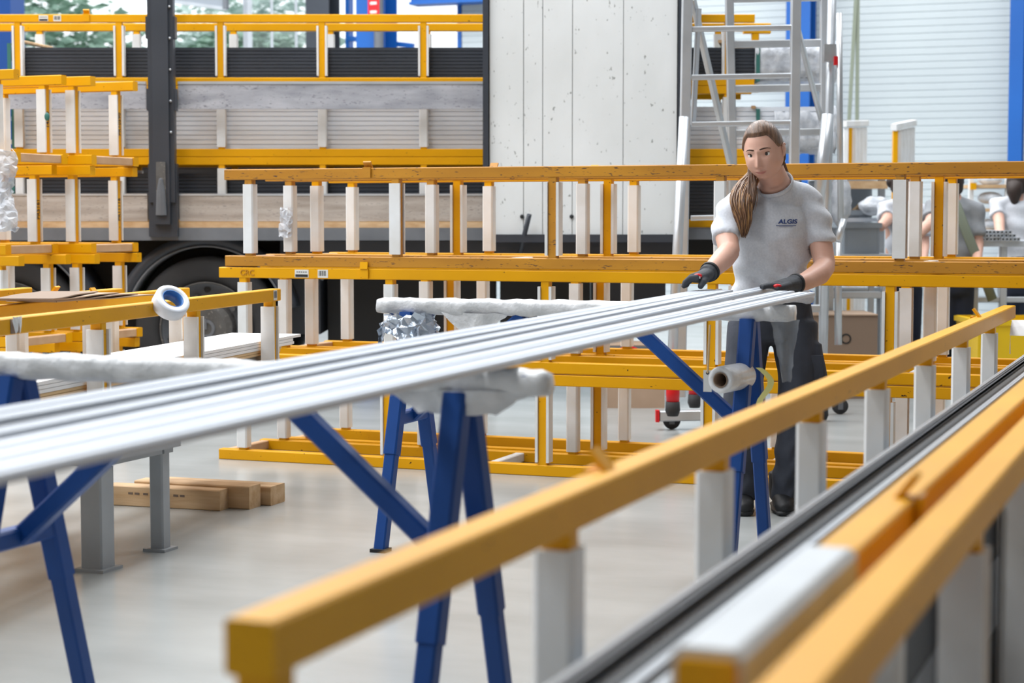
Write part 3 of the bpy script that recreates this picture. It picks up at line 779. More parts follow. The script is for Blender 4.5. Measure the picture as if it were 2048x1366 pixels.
MB().tube((X(1035, 11.95), 12.0, .90), (X(1058, 11.9), 11.82, 1.22), .016).build('lever', 'truck_dark', trk, True, off=TO)
# big white door panel standing against the load, boards with joints between them
pan = tb('door_backing', X(970, 11.95), X(1362, 11.95), 1.10, 4.2, 11.96, 12.0, 'truck_grey')
seams = [979, 1047, 1085, 1144, 1245, 1352]
for a, b in zip(seams[:-1], seams[1:]):
    tb('door_board', X(a, 11.93) + .002, X(b, 11.93) - .002, 1.095, 4.2, 11.93, 11.96, 'panel_white', pan).location = (0, 0, 0)
for a, b in ((966, 977), (1354, 1365)):
    tb('door_edge', X(a, 11.92), X(b, 11.92), 1.07, 4.2, 11.90, 12.01, 'truck_dark', pan)
tb('door_sill', X(966, 11.9), X(1365, 11.9), 1.045, 1.092, 11.88, 12.0, 'truck_dark', pan)
for px_ in (1044, 1143): MB().ball((X(px_, 11.92), 11.925, 1.21), .014, 10, 6).build('bolt', 'truck_black', pan, True, off=TO)

# ---- racks and bundles on the truck
def track(label, px0, px1, z, y, kinds, hooks=(), off=.13, pitch=.665, hh=.463):
    x0, x1 = X(px0, y), X(px1, y)
    return rack(label, ROT @ Vector((x0, y, z)), YAW, L=round(x1 - x0, 3), Wd=.62, hh=hh, pitch=pitch, off=off, kinds=kinds, hooks=hooks, outer=hh < 0 or z < 2.0, group='racks loaded on the truck', bars=(.03, 2.2, x1 - x0 - .03))
TZ = 1.137
track('yellow rack at the bottom of the truck load, holding dark profiles', -195, 1500, TZ, 12.22, ('FFFF', 'FSFS'), off=.12)
track('yellow rack in the middle of the truck load, holding pale profiles', -195, 1500, TZ + .465, 12.22, ('FSFSF', 'FFFF'), off=.12, hooks=((.9, 0),))
tt = track('yellow rack on top of the truck load, holding dark profiles', -195, 1505, TZ + .93, 12.22, ('EEEEEE', 'FFFF'), off=.12, hooks=((1.24, 0),))
sticker(tt, .96, .437, .06, .038); sticker(tt, 1.05, .437, .05, .038, code=True)
tag(MB().bar((X(1484, 12.9), 12.95, 2.51), (X(1538, 12.9), 12.95, 2.51), .06, .07).bar((X(1508, 12.9), 12.95, 2.07), (X(1508, 12.9), 12.95, 2.475), .05, .05, ref=(0, 1, 0)).build('rack_post', 'yellow', None, loc=(0, 0, 0)), 'yellow T-shaped rack end right of the top truck rack', 'rack')
bpy.data.objects['rack_post'].rotation_euler = (0, 0, YAW)
def bundle(label, z0, n, hgt, m, px0, px1, y0, wd, group):
    prof = [(-wd / 2, 0), (wd / 2, 0), (wd / 2, hgt - .004), (wd / 2 - .006, hgt - .004), (wd / 2 - .006, hgt), (-wd / 2 + .006, hgt), (-wd / 2 + .006, hgt - .004), (-wd / 2, hgt - .004)]
    for k in range(n):
        a, b = X(px0 + random.uniform(-4, 4), y0), X(px1 + random.uniform(-3, 3), y0)
        me = MB().prism(prof, (0, 0, 0), (b - a, 0, 0)).mesh('aluminium_profile', m)
        o = put('aluminium_profile', me, None, ROT @ Vector((a, y0 + wd / 2, z0 + k * (hgt + .0008))), YAW)
        tag(o, label + ', ' + nth(k), 'profile', group)
bundle('dark grey profile in the top bundle on the truck', 2.122, 9, .0215, 'dark_alu', 30, 1625, 12.30, .44, 'dark profiles in the top truck rack')
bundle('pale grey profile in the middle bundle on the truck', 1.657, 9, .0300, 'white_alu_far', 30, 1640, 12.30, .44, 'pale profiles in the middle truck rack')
bundle('dark grey profile in the bottom bundle on the truck', 1.192, 13, .0225, 'dark_alu', 30, 1600, 12.30, .44, 'dark profiles in the bottom truck rack')
bundle('dark grey profile of the rear row, low behind the bottom truck rack', 1.14, 8, .058, 'dark_alu', 40, 1480, 13.2, .6, 'dark profiles at the far side of the truck')
# film around the right-hand ends and green straps
for z0, h, pa, pb, lb in ((2.118, .215, 1505, 1668, 'crinkled clear film around the dark bundle end on the truck'), (1.650, .262, 1545, 1668, 'crinkled clear film around the pale bundle end on the truck')):
    b = MB(); rnd = random.Random(int(z0 * 100)); nu, nv = 30, 20; vs = []
    for i in range(nu + 1):
        u = i / nu; x = X(pa + (pb - pa) * u, 12.3)
        for k in range(nv):
            g = 2 * math.pi * k / nv
            cx_, cz_ = math.cos(g), math.sin(g)
            q = 1 / max(abs(cx_), abs(cz_))
            rr = rnd.uniform(.97, 1.05) + (rnd.uniform(0, .15) if u > .9 else 0)
            vs.append((x, 12.52 + .245 * cx_ * q * rr, z0 + h / 2 + (h / 2 + .012) * cz_ * q * rr))
    fs = [(i * nv + k, i * nv + (k + 1) % nv, (i + 1) * nv + (k + 1) % nv, (i + 1) * nv + k) for i in range(nu) for k in range(nv)]
    o = b.add(vs, fs + [tuple(range(nu * nv, (nu + 1) * nv))]).build('plastic_film', 'film_white', None, True)
    o.rotation_euler = (0, 0, YAW)
    tag(o, lb, 'plastic film')
for k, (px_, z0, z1, lb) in enumerate(((29, 2.108, 2.345, 'green strap round the dark top bundle, left end'), (35, 1.62, 1.915, 'green strap round the pale bundle, left end'), (1450, 2.108, 2.345, 'green strap round the dark top bundle, left of the film'),
                                       (1511, 2.10, 2.36, 'green strap over the film of the dark top bundle'), (1450, 1.64, 1.915, 'green strap round the pale bundle, left of its film'), (1512, 1.64, 1.915, 'green strap round the pale bundle, right one'), (31, 1.18, 1.455, 'green strap round the dark bottom bundle, left end'))):
    x = X(px_, 12.3)
    h_, w_, t_ = z1 - z0, .50, .004
    o = MB().box((x, 12.27 - .0, (z0 + z1) / 2), (.026, t_, h_)).box((x, 12.78, (z0 + z1) / 2), (.026, t_, h_)).box((x, 12.525, z1), (.026, .515, t_)).box((x, 12.525, z0), (.026, .515, t_)).build('strap', 'green_strap')
    o.rotation_euler = (0, 0, YAW)
    tag(o, lb, 'strap', 'green straps round the truck bundles')
for px_, z in ((1448, 2.348), (1515, 1.918), (60, 2.350)):
    o = MB().bar((X(px_ - 12, 12.3), 12.28, z + .012), (X(px_ + 14, 12.3), 12.78, z + .012), .03, .02).build('wood_batten', 'wood')
    o.rotation_euler = (0, 0, YAW)
    tag(o, {1448: 'wooden batten on the dark bundle behind the scaffold', 1515: 'wooden batten on the pale bundle behind the scaffold', 60: 'wooden batten on the dark bundle at the left end'}[px_], 'batten', 'battens on the truck bundles')

# crate under the truck with a printed panel
t = cthing('packing_crate', 'greyish crate with DIA lettering behind the racks under the truck', 'crate', (X(1265, 11.6), 11.65, 0))
MB().box((0, .2, .20), (.42, .4, .40)).build('crate_body', 'card', t)
MB().box((0, -.005, .31), (.40, .006, .17)).build('printed_panel', 'truck_grey', t)
put('lettering', text_mesh('IDIA', .085, 'ink', .001), t, (-.02, -.010, .285)).rotation_euler = (R(90), 0, 0)
MB().ball((-.02, -.008, .36), (.07, .004, .035), 14, 8).build('red_mark', 'red', t, True)

# ------------------------------------------------------------------ aluminium scaffold tower behind the woman
so = Vector((X(1480, 10.7), 10.75, 0))
sc_ = cthing('scaffold_tower', 'aluminium rolling scaffold tower with red feet behind the woman', 'scaffold', so)
def sbar(name, p0, p1, w, h, m='aluminium', ref=(0, 0, 1), parent=None):
    return MB().bar(p0, p1, w, h, .006, ref).build(name, m, parent or sc_, off=so)
def stube(name, p0, p1, r, m='aluminium', parent=None):
    return MB().tube(p0, p1, r, 12).build(name, m, parent or sc_, True, off=so)
DF, DB = 10.55, 11.35
pf = [Vector((X(1362, DF), DF, .18)), Vector((X(1373, DF), DF, 3.0)), Vector((X(1586, DF), DF, .18)), Vector((X(1586, DF), DF, 3.0))]
sbar('upright', pf[0], pf[1], .058, .058, 'alu_bright', (0, 1, 0)); sbar('upright', pf[2], pf[3], .055, .058, 'alu_bright', (0, 1, 0))
for py in (62, 157, 250, 343, 436, 530, 622):
    z = Z(py, DF)
    sbar('rung', (X(1381, DF), DF, z), (X(1578, DF), DF, z + .01), .04, .03, 'alu_bright')
pb = [Vector((X(1475, DB), DB, .2)), Vector((X(1449, DB), DB, 3.1)), Vector((X(1648, DB), DB, .2)), Vector((X(1640, DB), DB, 3.1))]
sbar('upright', pb[0], pb[1], .05, .05, 'aluminium', (0, 1, 0)); sbar('upright', pb[2], pb[3], .045, .05, 'alu_bright', (0, 1, 0))
for py in (2, 92, 180, 268, 356, 444, 532, 620):
    z = Z(py, DB)
    sbar('rung', (X(1458, DB), DB, z), (X(1640, DB), DB, z + .01), .04, .045, 'aluminium')
sbar('brace', (X(1383, DF), DF + .05, Z(0, DF)), (X(1486, DF), DF + .55, Z(345, 11)), .03, .045)
sbar('brace', (X(1588, DF), DF + .05, Z(40, DF)), (X(1640, DB), DB, Z(245, DB)), .025, .04)
sbar('brace', (X(1395, DF), DF + .03, Z(20, DF)), (X(1386, DF), DF + .06, Z(250, DF)), .035, .02, 'alu_bright')
stube('stabiliser', (X(1660, 10.9), 10.9, 3.0), (X(1648, 10.9), 10.9, .35), .026, 'alu_bright')
stube('stabiliser', (X(1672, 10.8), 10.8, Z(30, 10.8)), (X(1680, 10.8), 10.8, Z(440, 10.8)), .018)
stube('stabiliser', (X(1686, 10.7), 10.7, Z(440, 10.7)), (X(1672, 10.7), 10.65, Z(482, 10.7)), .020, 'alu_bright')
stube('stabiliser', (X(1652, 10.6), 10.6, Z(230, 10.6)), (X(1630, 10.6), 10.55, Z(420, 10.6)), .034, 'alu_bright')
stube('stabiliser', (X(1366, 10.4), 10.4, Z(235, 10.4)), (X(1345, 10.2), 10.3, Z(800, 10.2)), .028, 'alu_bright')
stube('stabiliser', (X(1675, 10.9), 10.9, Z(480, 10.9)), (X(1678, 10.9), 10.9, Z(690, 10.9)), .022)
c = MB().box((X(1656, 10.8), 10.84, Z(108, 10.8)), (.07, .07, .10)).build('clamp', 'aluminium', sc_, off=so)
MB().box((X(1666, 10.8), 10.80, Z(124, 10.8)), (.02, .03, .05)).build('clamp_lever', 'red', c, off=so)
for px_, py, D in ((1347, 805, 10.2), (1391, 790, 10.9), (1646, 815, 10.9)):
    q = Vector((X(px_, D), D, Z(py, D)))
    ft = MB().loft([q + Vector((0, 0, .16)), q + Vector((0, 0, .05)), q + Vector((0, 0, .0))], [.034, .038, .036], n=14, cap=0).build('foot', 'red', sc_, True, off=so)
    MB().loft([q, q + Vector((0, 0, -.05)), Vector((q.x, q.y, max(.005, q.z - .08)))], [.038, .042, .030], n=14, cap=.1).build('rubber_end', 'rubber', ft, True, off=so)
bz = Z(832, 10.5)
bb = sbar('base_beam', (X(1320, 10.45), 10.45, bz), (X(1640, 10.45), 10.6, bz), .05, .06, 'alu_bright')
MB().box((X(1316, 10.45), 10.45, bz), (.02, .058, .066)).build('end_cap', 'red', bb, off=so)
for px_, D in ((1345, 10.5), (1683, 11.3), (1600, 10.6)):
    x = X(px_, D)
    ca = MB().ring((x, D - .015, .05), (0, 1, 0), [(.0, 0), (.046, 0), (.05, .006), (.05, .024), (.046, .03), (0, .03)], 24).build('castor_wheel', 'rubber', sc_, True, off=so)
    for s in (-1, 1): MB().box((x, D + s * .024, .075), (.03, .004, .09)).build('castor_fork', 'truck_grey', ca, off=so)
    MB().tube((x, D, .118), (x, D, .2), .012).build('castor_stem', 'truck_grey', ca, off=so)
sbar('castor_arm', (X(1640, 11), 11.2, .2), (X(1690, 11.3), 11.3, .2), .04, .04)

# ------------------------------------------------------------------ right background
for k, (p0, p1, lb) in enumerate(((1715, 1698, 'left of the two dark lifting slings before the white wall'), (1716, 1714, 'right of the two dark lifting slings before the white wall'))):
    o = MB().bar(W(p0, -60, 17), W(p1, 245, 17), .035, .008, .002, (0, 1, 0)).build('lifting_sling', 'sling')
    tag(o, lb, 'sling', 'lifting slings')
def end_rack(label, px0, px1, D, ytop, n, lean, ymark):
    """rack seen from its end: row of white slats under a white rail"""
    o = Vector((X((px0 + px1) / 2, D), D, 0)); t = cthing('slatted_rack', label, 'rack', o)
    x0, x1, zt = X(px0, D), X(px1, D), Z(ytop, D)
    MB().bar((x0, D, zt - lean), (x1, D + .5, zt), .05, .05).build('top_rail', 'sleeve_warm', t, off=o)
    for k in range(n):
        u = (k + .5) / n
        x = x0 + (x1 - x0) * u
        MB().bar((x, D + .5 * u, .0), (x, D + .5 * u, zt - .035 - lean * (1 - u)), (x1 - x0) / n * .86, .05, .004, (0, 1, 0)).build('slat', 'yellow' if k == ymark else ('sleeve_warm' if k < 2 else 'sleeve'), t, off=o)
    return t
end_rack('upright rack of white slats left of the gap before the white wall', 1684, 1752, 14.9, 241, 6, .03, 1)
er = end_rack('upright rack of white slats with yellow corner post, right of the gap', 1783, 1850, 14.9, 240, 6, .06, 0)
# long shelf and boxes behind the racks
t = cthing('work_bench', 'pale steel work bench with tan front rail behind the scaffold', 'bench', (X(1705, 14.0), 14.0, 0))
bx, bw = X(1715, 13.6), .34
MB().box((0, .3, Z(350, 13.6)), (.5, .6, .05)).build('upper_shelf', 'sleeve', t)
MB().box((0, -.02, Z(368, 13.6)), (.5, .03, .06)).build('front_rail', 'wood', t)
for s in (-1, 1): MB().bar((s * .22, .05, 0), (s * .22, .05, Z(356, 13.6)), .05, .05, .005, (0, 1, 0)).build('leg', 'grey_paint', t)
MB().box((0, .3, Z(585, 13.6)), (.5, .6, .04)).build('lower_shelf', 'pale_alu', t)
MB().box((0, .3, Z(440, 13.6)), (.5, .6, .03)).build('work_top', 'pale_alu', t)
MB().box((0, .58, 1.2), (.5, .02, .6)).build('back_panel', 'grey_bin', t)
def bin_(name, label, px0, px1, y0, y1, D, dep, m, cat='bin'):
    o = Vector((X((px0 + px1) / 2, D), D, max(0, Z(y1, D)))); t = cthing(name, label, cat, o)
    w, h = X(px1, D) - X(px0, D), Z(y0, D) - o.z
    for s in (-1, 1): MB().box((s * (w / 2 - .008), dep / 2, h / 2), (.016, dep, h)).build('side_wall', m, t)
    for s in (0, 1): MB().box((0, .008 + s * (dep - .016), h / 2), (w - .034, .016, h)).build('end_wall', m, t)
    MB().box((0, dep / 2, .008), (w - .034, dep - .034, .016)).build('base', m, t)
    MB().box((0, -.004, h - .02), (w + .03, .014, .035)).box((0, dep + .004, h - .02), (w + .03, .014, .035)).box((-w / 2 - .006, dep / 2, h - .02), (.014, dep, .035)).box((w / 2 + .006, dep / 2, h - .02), (.014, dep, .035)).build('rim', m, t)
    return t
bin_('plastic_bin', 'grey metal bin standing on the low pale table behind the scaffold', 1688, 1758, 445, 508, 12.9, .5, 'grey_bin')
bin_('plastic_bin', 'small grey tray of tools on the bench behind the scaffold', 1692, 1742, 420, 434, 14.05, .4, 'grey_bin')
lt_ = cthing('steel_table', 'low pale steel table under the grey metal bin', 'table', (X(1715, 12.9), 12.85, 0))
zl = Z(508, 12.9)
MB().box((0, .30, zl - .015), (.46, .62, .03)).build('table_top', 'pale_alu', lt_)
for sx in (-.19, .19):
    for sy in (.05, .55): MB().bar((sx, sy, 0), (sx, sy, zl - .03), .045, .045, .004, (0, 1, 0)).build('leg', 'pale_alu', lt_)
for sy in (.05, .55): MB().bar((-.19, sy, Z(590, 12.9)), (.19, sy, Z(590, 12.9)), .03, .05).build('stretcher', 'pale_alu', lt_)
yb = bin_('plastic_bin', 'bright yellow plastic bin at the right picture edge', 1958, 2110, 640, 900, 12.2, .6, 'yellow_bin')
MB().box((-.18, -.02, .42), (.06, .012, .04)).build('latch', 'aluminium', yb)
for k in range(3):
    tag(MB().bar(W(1704 + k * 11, 424, 14.12), W(1718 + k * 8, 412 + k * 3, 14.25), .03, .02).bar(W(1718 + k * 8, 412 + k * 3, 14.25), W(1731 + k * 3, 420, 14.3), .05, .03).build('hand_tool', 'card_dark' if k else 'wood'), ('brown hand tool, left of the three in the tray', 'dark hand tool, middle of the three in the tray', 'dark hand tool, right of the three in the tray')[k], 'tool', 'tools in the tray')
def blob(name, label, cat, px, py, D, r, m, seed, amp=.12):
    rnd = random.Random(seed); b = MB().ball((0, 0, 0), r, 18, 12)
    b.v = [tuple(Vector(p) * (1 + rnd.uniform(-amp, amp))) for p in b.v]
    o = b.build(name, m, None, True, loc=W(px, py, D)); o.rotation_euler = (0, 0, YAW)
    return tag(o, label, cat)
blob('plastic_bag', 'crumpled clear plastic bag hanging on the scaffold', 'plastic bag', 1680, 402, 12.4, (.075, .07, .17), 'film_white', 2)
blob('plastic_bag', 'crumpled white plastic heap on the bench beside the rack post', 'plastic bag', 1750, 412, 13.9, (.12, .1, .07), 'film_white', 3)
# cardboard box on a low shelf
t = cthing('cardboard_box', 'brown cardboard box on the floor behind the scaffold', 'box', (X(1690, 12.2), 12.25, 0))
bh = Z(632, 12.2)
MB().box((0, .25, bh / 2), (.46, .5, bh)).build('carton', 'card_dark', t)
MB().box((-.116, .25, bh + .004), (.226, .52, .008)).build('flap', 'card', t)
MB().box((.116, .25, bh + .004), (.226, .52, .008)).build('flap', 'card', t)
MB().ring((.02, -.003, bh * .72), (0, 1, 0), [(.025, 0), (.035, 0), (.035, .002), (.025, .002)], 20).build('print', 'ink', t)
for k in range(5): MB().box((-.08 + k * .04, -.0008, bh * .45), (.03, .0012, .014)).build('print', 'ink_brown', t)
# steel table with profile ends
to = Vector((X(2010, 13.0), 13.0, 0))
t = cthing('steel_table', 'pale steel table at the right edge carrying hollow profile ends', 'table', to)
zt = Z(482, 13.0)
MB().box((.05, .35, zt - .02), (.62, .7, .04)).build('table_top', 'pale_alu', t)
for s in (-.2, .0, .28): MB().bar((s, .06, 0), (s, .06, zt - .04), .05, .05, .005, (0, 1, 0)).build('leg', 'pale_alu', t)
MB().bar((-.24, .06, Z(600, 13)), (.34, .06, Z(600, 13)), .03, .04).build('stretcher', 'pale_alu', t)
fr_ = MB().ring((0, 0, 0), (0, 1, 0), [(.010, 0), (.0165, 0), (.0165, .9), (.010, .9)], 4, ref=(1, 0, 1)).mesh('hollow_profile', 'pale_alu')
bk_ = MB().box((0, .03, 0), (.018, .01, .018)).mesh('dark_plug_mesh', 'truck_black')  # black plug stands in for the shade within the tube
for r_ in range(3):
    for k in range(12 - r_ * 2):
        p = ROT @ (to + Vector((-.22 + .025 * r_ + k * .0275, -.03 + random.uniform(-.01, .01), zt + .013 + r_ * .0245)))
        o = put('hollow_profile', fr_, None, p, YAW)
        tag(o, 'small square hollow profile on the right edge table, row %s, number %s from left' % (('one', 'two', 'three')[r_], ('one', 'two', 'three', 'four', 'five', 'six', 'seven', 'eight', 'nine', 'ten', 'eleven', 'twelve')[k]), 'profile', 'hollow profile ends on the table')
        put('dark_plug', bk_, o)
# shelf rack far right with wrapped goods
t = cthing('shelf_rack', 'white shelf rack with yellow brackets between the two far workers', 'shelf', (X(1990, 16), 16.2, 0))
for py in (372, 420, 470):
    s_ = MB().box((0, .2, Z(py, 16)), (.34, .4, .03)).build('shelf', 'wood', t)
    MB().box((-.155, -.01, Z(py, 16)), (.05, .03, .06)).build('bracket', 'yellow', s_)
for s in (-1, 1): MB().bar((s * .16, .05, 0), (s * .16, .05, Z(345, 16)), .04, .04, .004, (0, 1, 0)).build('upright', 'sleeve', t)
for k, py in enumerate((358, 400, 450)):
    tag(MB().ball(ROT @ Vector((X(1990, 16.1), 16.32, Z(py, 16.1) + (.0, .02, .0)[k])), (.11, .1, .055), 14, 8).build('wrapped_parcel', 'film_white', None, True), 'white wrapped parcel on the %s shelf between the far workers' % ('top', 'middle', 'lowest')[k], 'parcel', 'parcels on the far shelf')

# ------------------------------------------------------------------ people
def melt(mb, voxel, smooth=6, fac=.5):
    """fuse overlapping volumes into one continuous skin"""
    me = bpy.data.meshes.new('tmp'); me.from_pydata(mb.v, [], mb.f); fix_normals(me)
    o = bpy.data.objects.new('tmp', me); COL.objects.link(o)
    m = o.modifiers.new('r', 'REMESH'); m.mode = 'VOXEL'; m.voxel_size = voxel; m.use_smooth_shade = True
    if smooth:
        s = o.modifiers.new('s', 'SMOOTH'); s.factor, s.iterations = fac, smooth
    bpy.context.view_layer.update()
    out = bpy.data.meshes.new_from_object(o.evaluated_get(bpy.context.evaluated_depsgraph_get()))
    bpy.data.objects.remove(o); bpy.data.meshes.remove(me)
    return out
def dress(me, name, m, parent, disp=None):
    me.name = name
    me.materials.clear(); me.materials.append(MATS[m])
    me.polygons.foreach_set('use_smooth', [True] * len(me.polygons))
    if disp:
        n = len(me.vertices); co = np.empty(n * 3); no = np.empty(n * 3)
        me.vertices.foreach_get('co', co); me.vertices.foreach_get('normal', no)
        co, no = co.reshape(-1, 3), no.reshape(-1, 3)
        co = co + no * disp(co)[:, None]
        me.vertices.foreach_set('co', co.ravel()); me.update()
    return put(name, me, parent)
def sst(a, b, x):
    t = min(1, max(0, (x - a) / (b - a)))
    return t * t * (3 - 2 * t)
def G(v, s): return math.exp(-(v / s) ** 2)
def head_pt(az, el, hair=False):
    """point of the head for a direction; face looks along -y"""
    dx, dy, dz = math.cos(el) * math.sin(az), -math.cos(el) * math.cos(az), math.sin(el)
    z = .1125 * dz
    if z > 0:
        wx, wf, wb = .075, .088, .100
    else:
        u = -z / .1125
        wx = .075 * (1 - .24 * sst(.35, 1.0, u))
        wf = .088 + .004 * u
        wb = .100 - .055 * sst(.15, .9, u)
    q = (1 - min(1, abs(dz)) ** (2.0 if z > 0 else 3.4)) ** .5
    r = math.hypot(dx, dy) or 1e-6
    ux, uy = dx / r, dy / r
    x = wx * ux * q
    y = (wf if uy < 0 else wb) * uy * q
    if hair:
        f = -uy
        hl = .010 + .058 * sst(.25, .80, f) - .090 * sst(.05, .35, -f)
        k = sst(-.010, .010, z - hl)
        s = 1 + (.105 * k - .20 * (1 - k))
        return Vector((x * s, y * s, z * (s if z > 0 else 1)))
    if uy < 0:
        ax = abs(x)
        fwd = 0
        if -.056 < z < .018:
            A = .004 + .019 * sst(.018, -.040, z) if z > -.043 else .023 * (1 - sst(-.043, -.054, z))
            fwd += A * G(x, .0056 + .0048 * sst(.01, -.045, z))
        fwd += .0048 * G(ax - .0110, .0042) * G(z + .045, .005)
        fwd -= .0110 * G(ax - .031, .0155) * G(z - .000, .0105)
        fwd += .0032 * G(ax - .028, .02) * G(z - .021, .008)
        fwd += .004 * G(ax - .043, .018) * G(z + .030, .02)
        fwd += .0062 * G(x, .019) * G(z + .0650, .0048) + .0060 * G(x, .017) * G(z + .0765, .0055)
        fwd -= .0060 * G(x, .022) * G(z + .0705, .0022)
        fwd -= .0035 * G(x, .018) * G(z + .087, .005)
        fwd -= .0030 * G(ax - .0060, .0030) * G(z + .0535, .0028)
        fwd += .0070 * G(x, .020) * G(z + .102, .012)
        y -= fwd
    return Vector((x, y, z))
def head_grid(hair=False, nu=112, nv=84):
    vs = [head_pt(0, math.pi / 2, hair)]
    for i in range(1, nv):
        el = math.pi / 2 - math.pi * i / nv
        vs += [head_pt(2 * math.pi * j / nu - math.pi, el, hair) for j in range(nu)]
    vs.append(head_pt(0, -math.pi / 2, hair))
    fs = [(0, 1 + j, 1 + (j + 1) % nu) for j in range(nu)]
    for i in range(nv - 2):
        fs += [(1 + i * nu + j, 1 + (i + 1) * nu + j, 1 + (i + 1) * nu + (j + 1) % nu, 1 + i * nu + (j + 1) % nu) for j in range(nu)]
    e = len(vs) - 1
    fs += [(e, 1 + (nv - 2) * nu + (j + 1) % nu, 1 + (nv - 2) * nu + j) for j in range(nu)]
    return vs, fs

PO = Vector((X(1530, 7.57), 7.57, 0.0))
woman = cthing('person', 'woman with a ponytail in a light grey printed T-shirt and dark gloves', 'person', PO)
def P(px, py, D): return Lp(px, py, D) - PO
HR = Matrix.Rotation(R(-7), 3, 'Y') @ Matrix.Rotation(R(-25), 3, 'Z') @ Matrix.Rotation(R(11), 3, 'X')
HC = P(1527, 302, 7.36)
def H(v): return HC + HR @ Vector(v)
hv, hf = head_grid()
hb = MB().add([H(p) for p in hv], hf)
for s in (-1, 1):                                              # ears
    er_ = HR @ Matrix.Rotation(R(s * 22), 3, 'Z') @ Matrix.Rotation(R(-8), 3, 'X')
    hb.loft([H((s * .074, .012, .018)), H((s * .079, .016, .012)), H((s * .080, .016, -.006)), H((s * .077, .011, -.022)), H((s * .073, .006, -.032))], [.009, .0175, .0165, .012, .006], [.004, .006, .006, .006, .005], ref=HR @ Vector((0, 1, 0)), n=14)
    hb.ring(H((s * .082, .014, .002)), HR @ Vector((s, -.25, 0)), [(.010, -.002), (.0155, .002), (.0185, .0), (.0165, -.005)], 20, R(-60), R(215), ref=HR @ Vector((0, 0, 1)))
bb_ = MB()
CN = Vector((-.321, -.537, .742)).normalized(); C0 = P(1549, 369, 7.455)   # neckline plane
bb_.loft([H((0, .012, -.035)), H((.004, .026, -.075)), P(1546, 356, 7.445), C0 + CN * .012, C0 - CN * .02, C0 - CN * .07], [.054, .055, .058, .064, .071, .10], [.056, .056, .06, .066, .070, .08], n=20)
bb_.loft([P(1546, 395, 7.47), P(1545, 420, 7.49), P(1545, 470, 7.51), P(1546, 540, 7.56), P(1547, 620, 7.60)], [.09, .125, .115, .115, .135], [.06, .075, .08, .08, .09], n=20)
AL = [P(1470, 416, 7.46), P(1452, 470, 7.36), P(1459, 503, 7.28)]
AL2 = [P(1459, 503, 7.28), P(1447, 517, 7.20), P(1428, 536, 7.10), P(1413, 549, 7.04)]
AR = [P(1614, 416, 7.50), P(1640, 480, 7.48), P(1650, 532, 7.44)]
AR2 = [P(1650, 532, 7.44), P(1638, 548, 7.36), P(1612, 562, 7.26), P(1588, 569, 7.17)]
bb_.loft([P(1545, 412, 7.48)] + AL, [.05, .058, .047, .042], n=16).loft(AL2, [.042, .044, .036, .027], n=16)
bb_.loft([P(1545, 412, 7.48)] + AR, [.05, .058, .049, .043], n=16).loft(AR2, [.043, .045, .037, .028], n=16)
LL = [P(1502, 640, 7.60), P(1484, 830, 7.56), P(1487, 985, 7.62)]
LR = [P(1588, 640, 7.60), P(1594, 830, 7.55), P(1570, 985, 7.60)]
bb_.loft(LL, [.075, .05, .04]).loft(LR, [.075, .05, .04])
bm_ = melt(bb_, .006, 5)
nb = MB()
nb.add([v.co for v in bm_.vertices], [tuple(p.vertices) for p in bm_.polygons]).add(hb.v, hf + [tuple(f) for f in hb.f[len(hf):]])
body = nb.build('body', 'skin', woman, True)
hbv = BVHTree.FromPolygons([Vector(v) for v in hb.v], hb.f)
HRi = HR.inverted()
def on_face(x, z, off=.0006):
    o = H((x, -.2, z)); hit = hbv.ray_cast(o, HR @ Vector((0, 1, 0)))
    p = hit[0] if hit[0] is not None else H((x, -.08, z))
    return p + HR @ Vector((0, -off, 0))
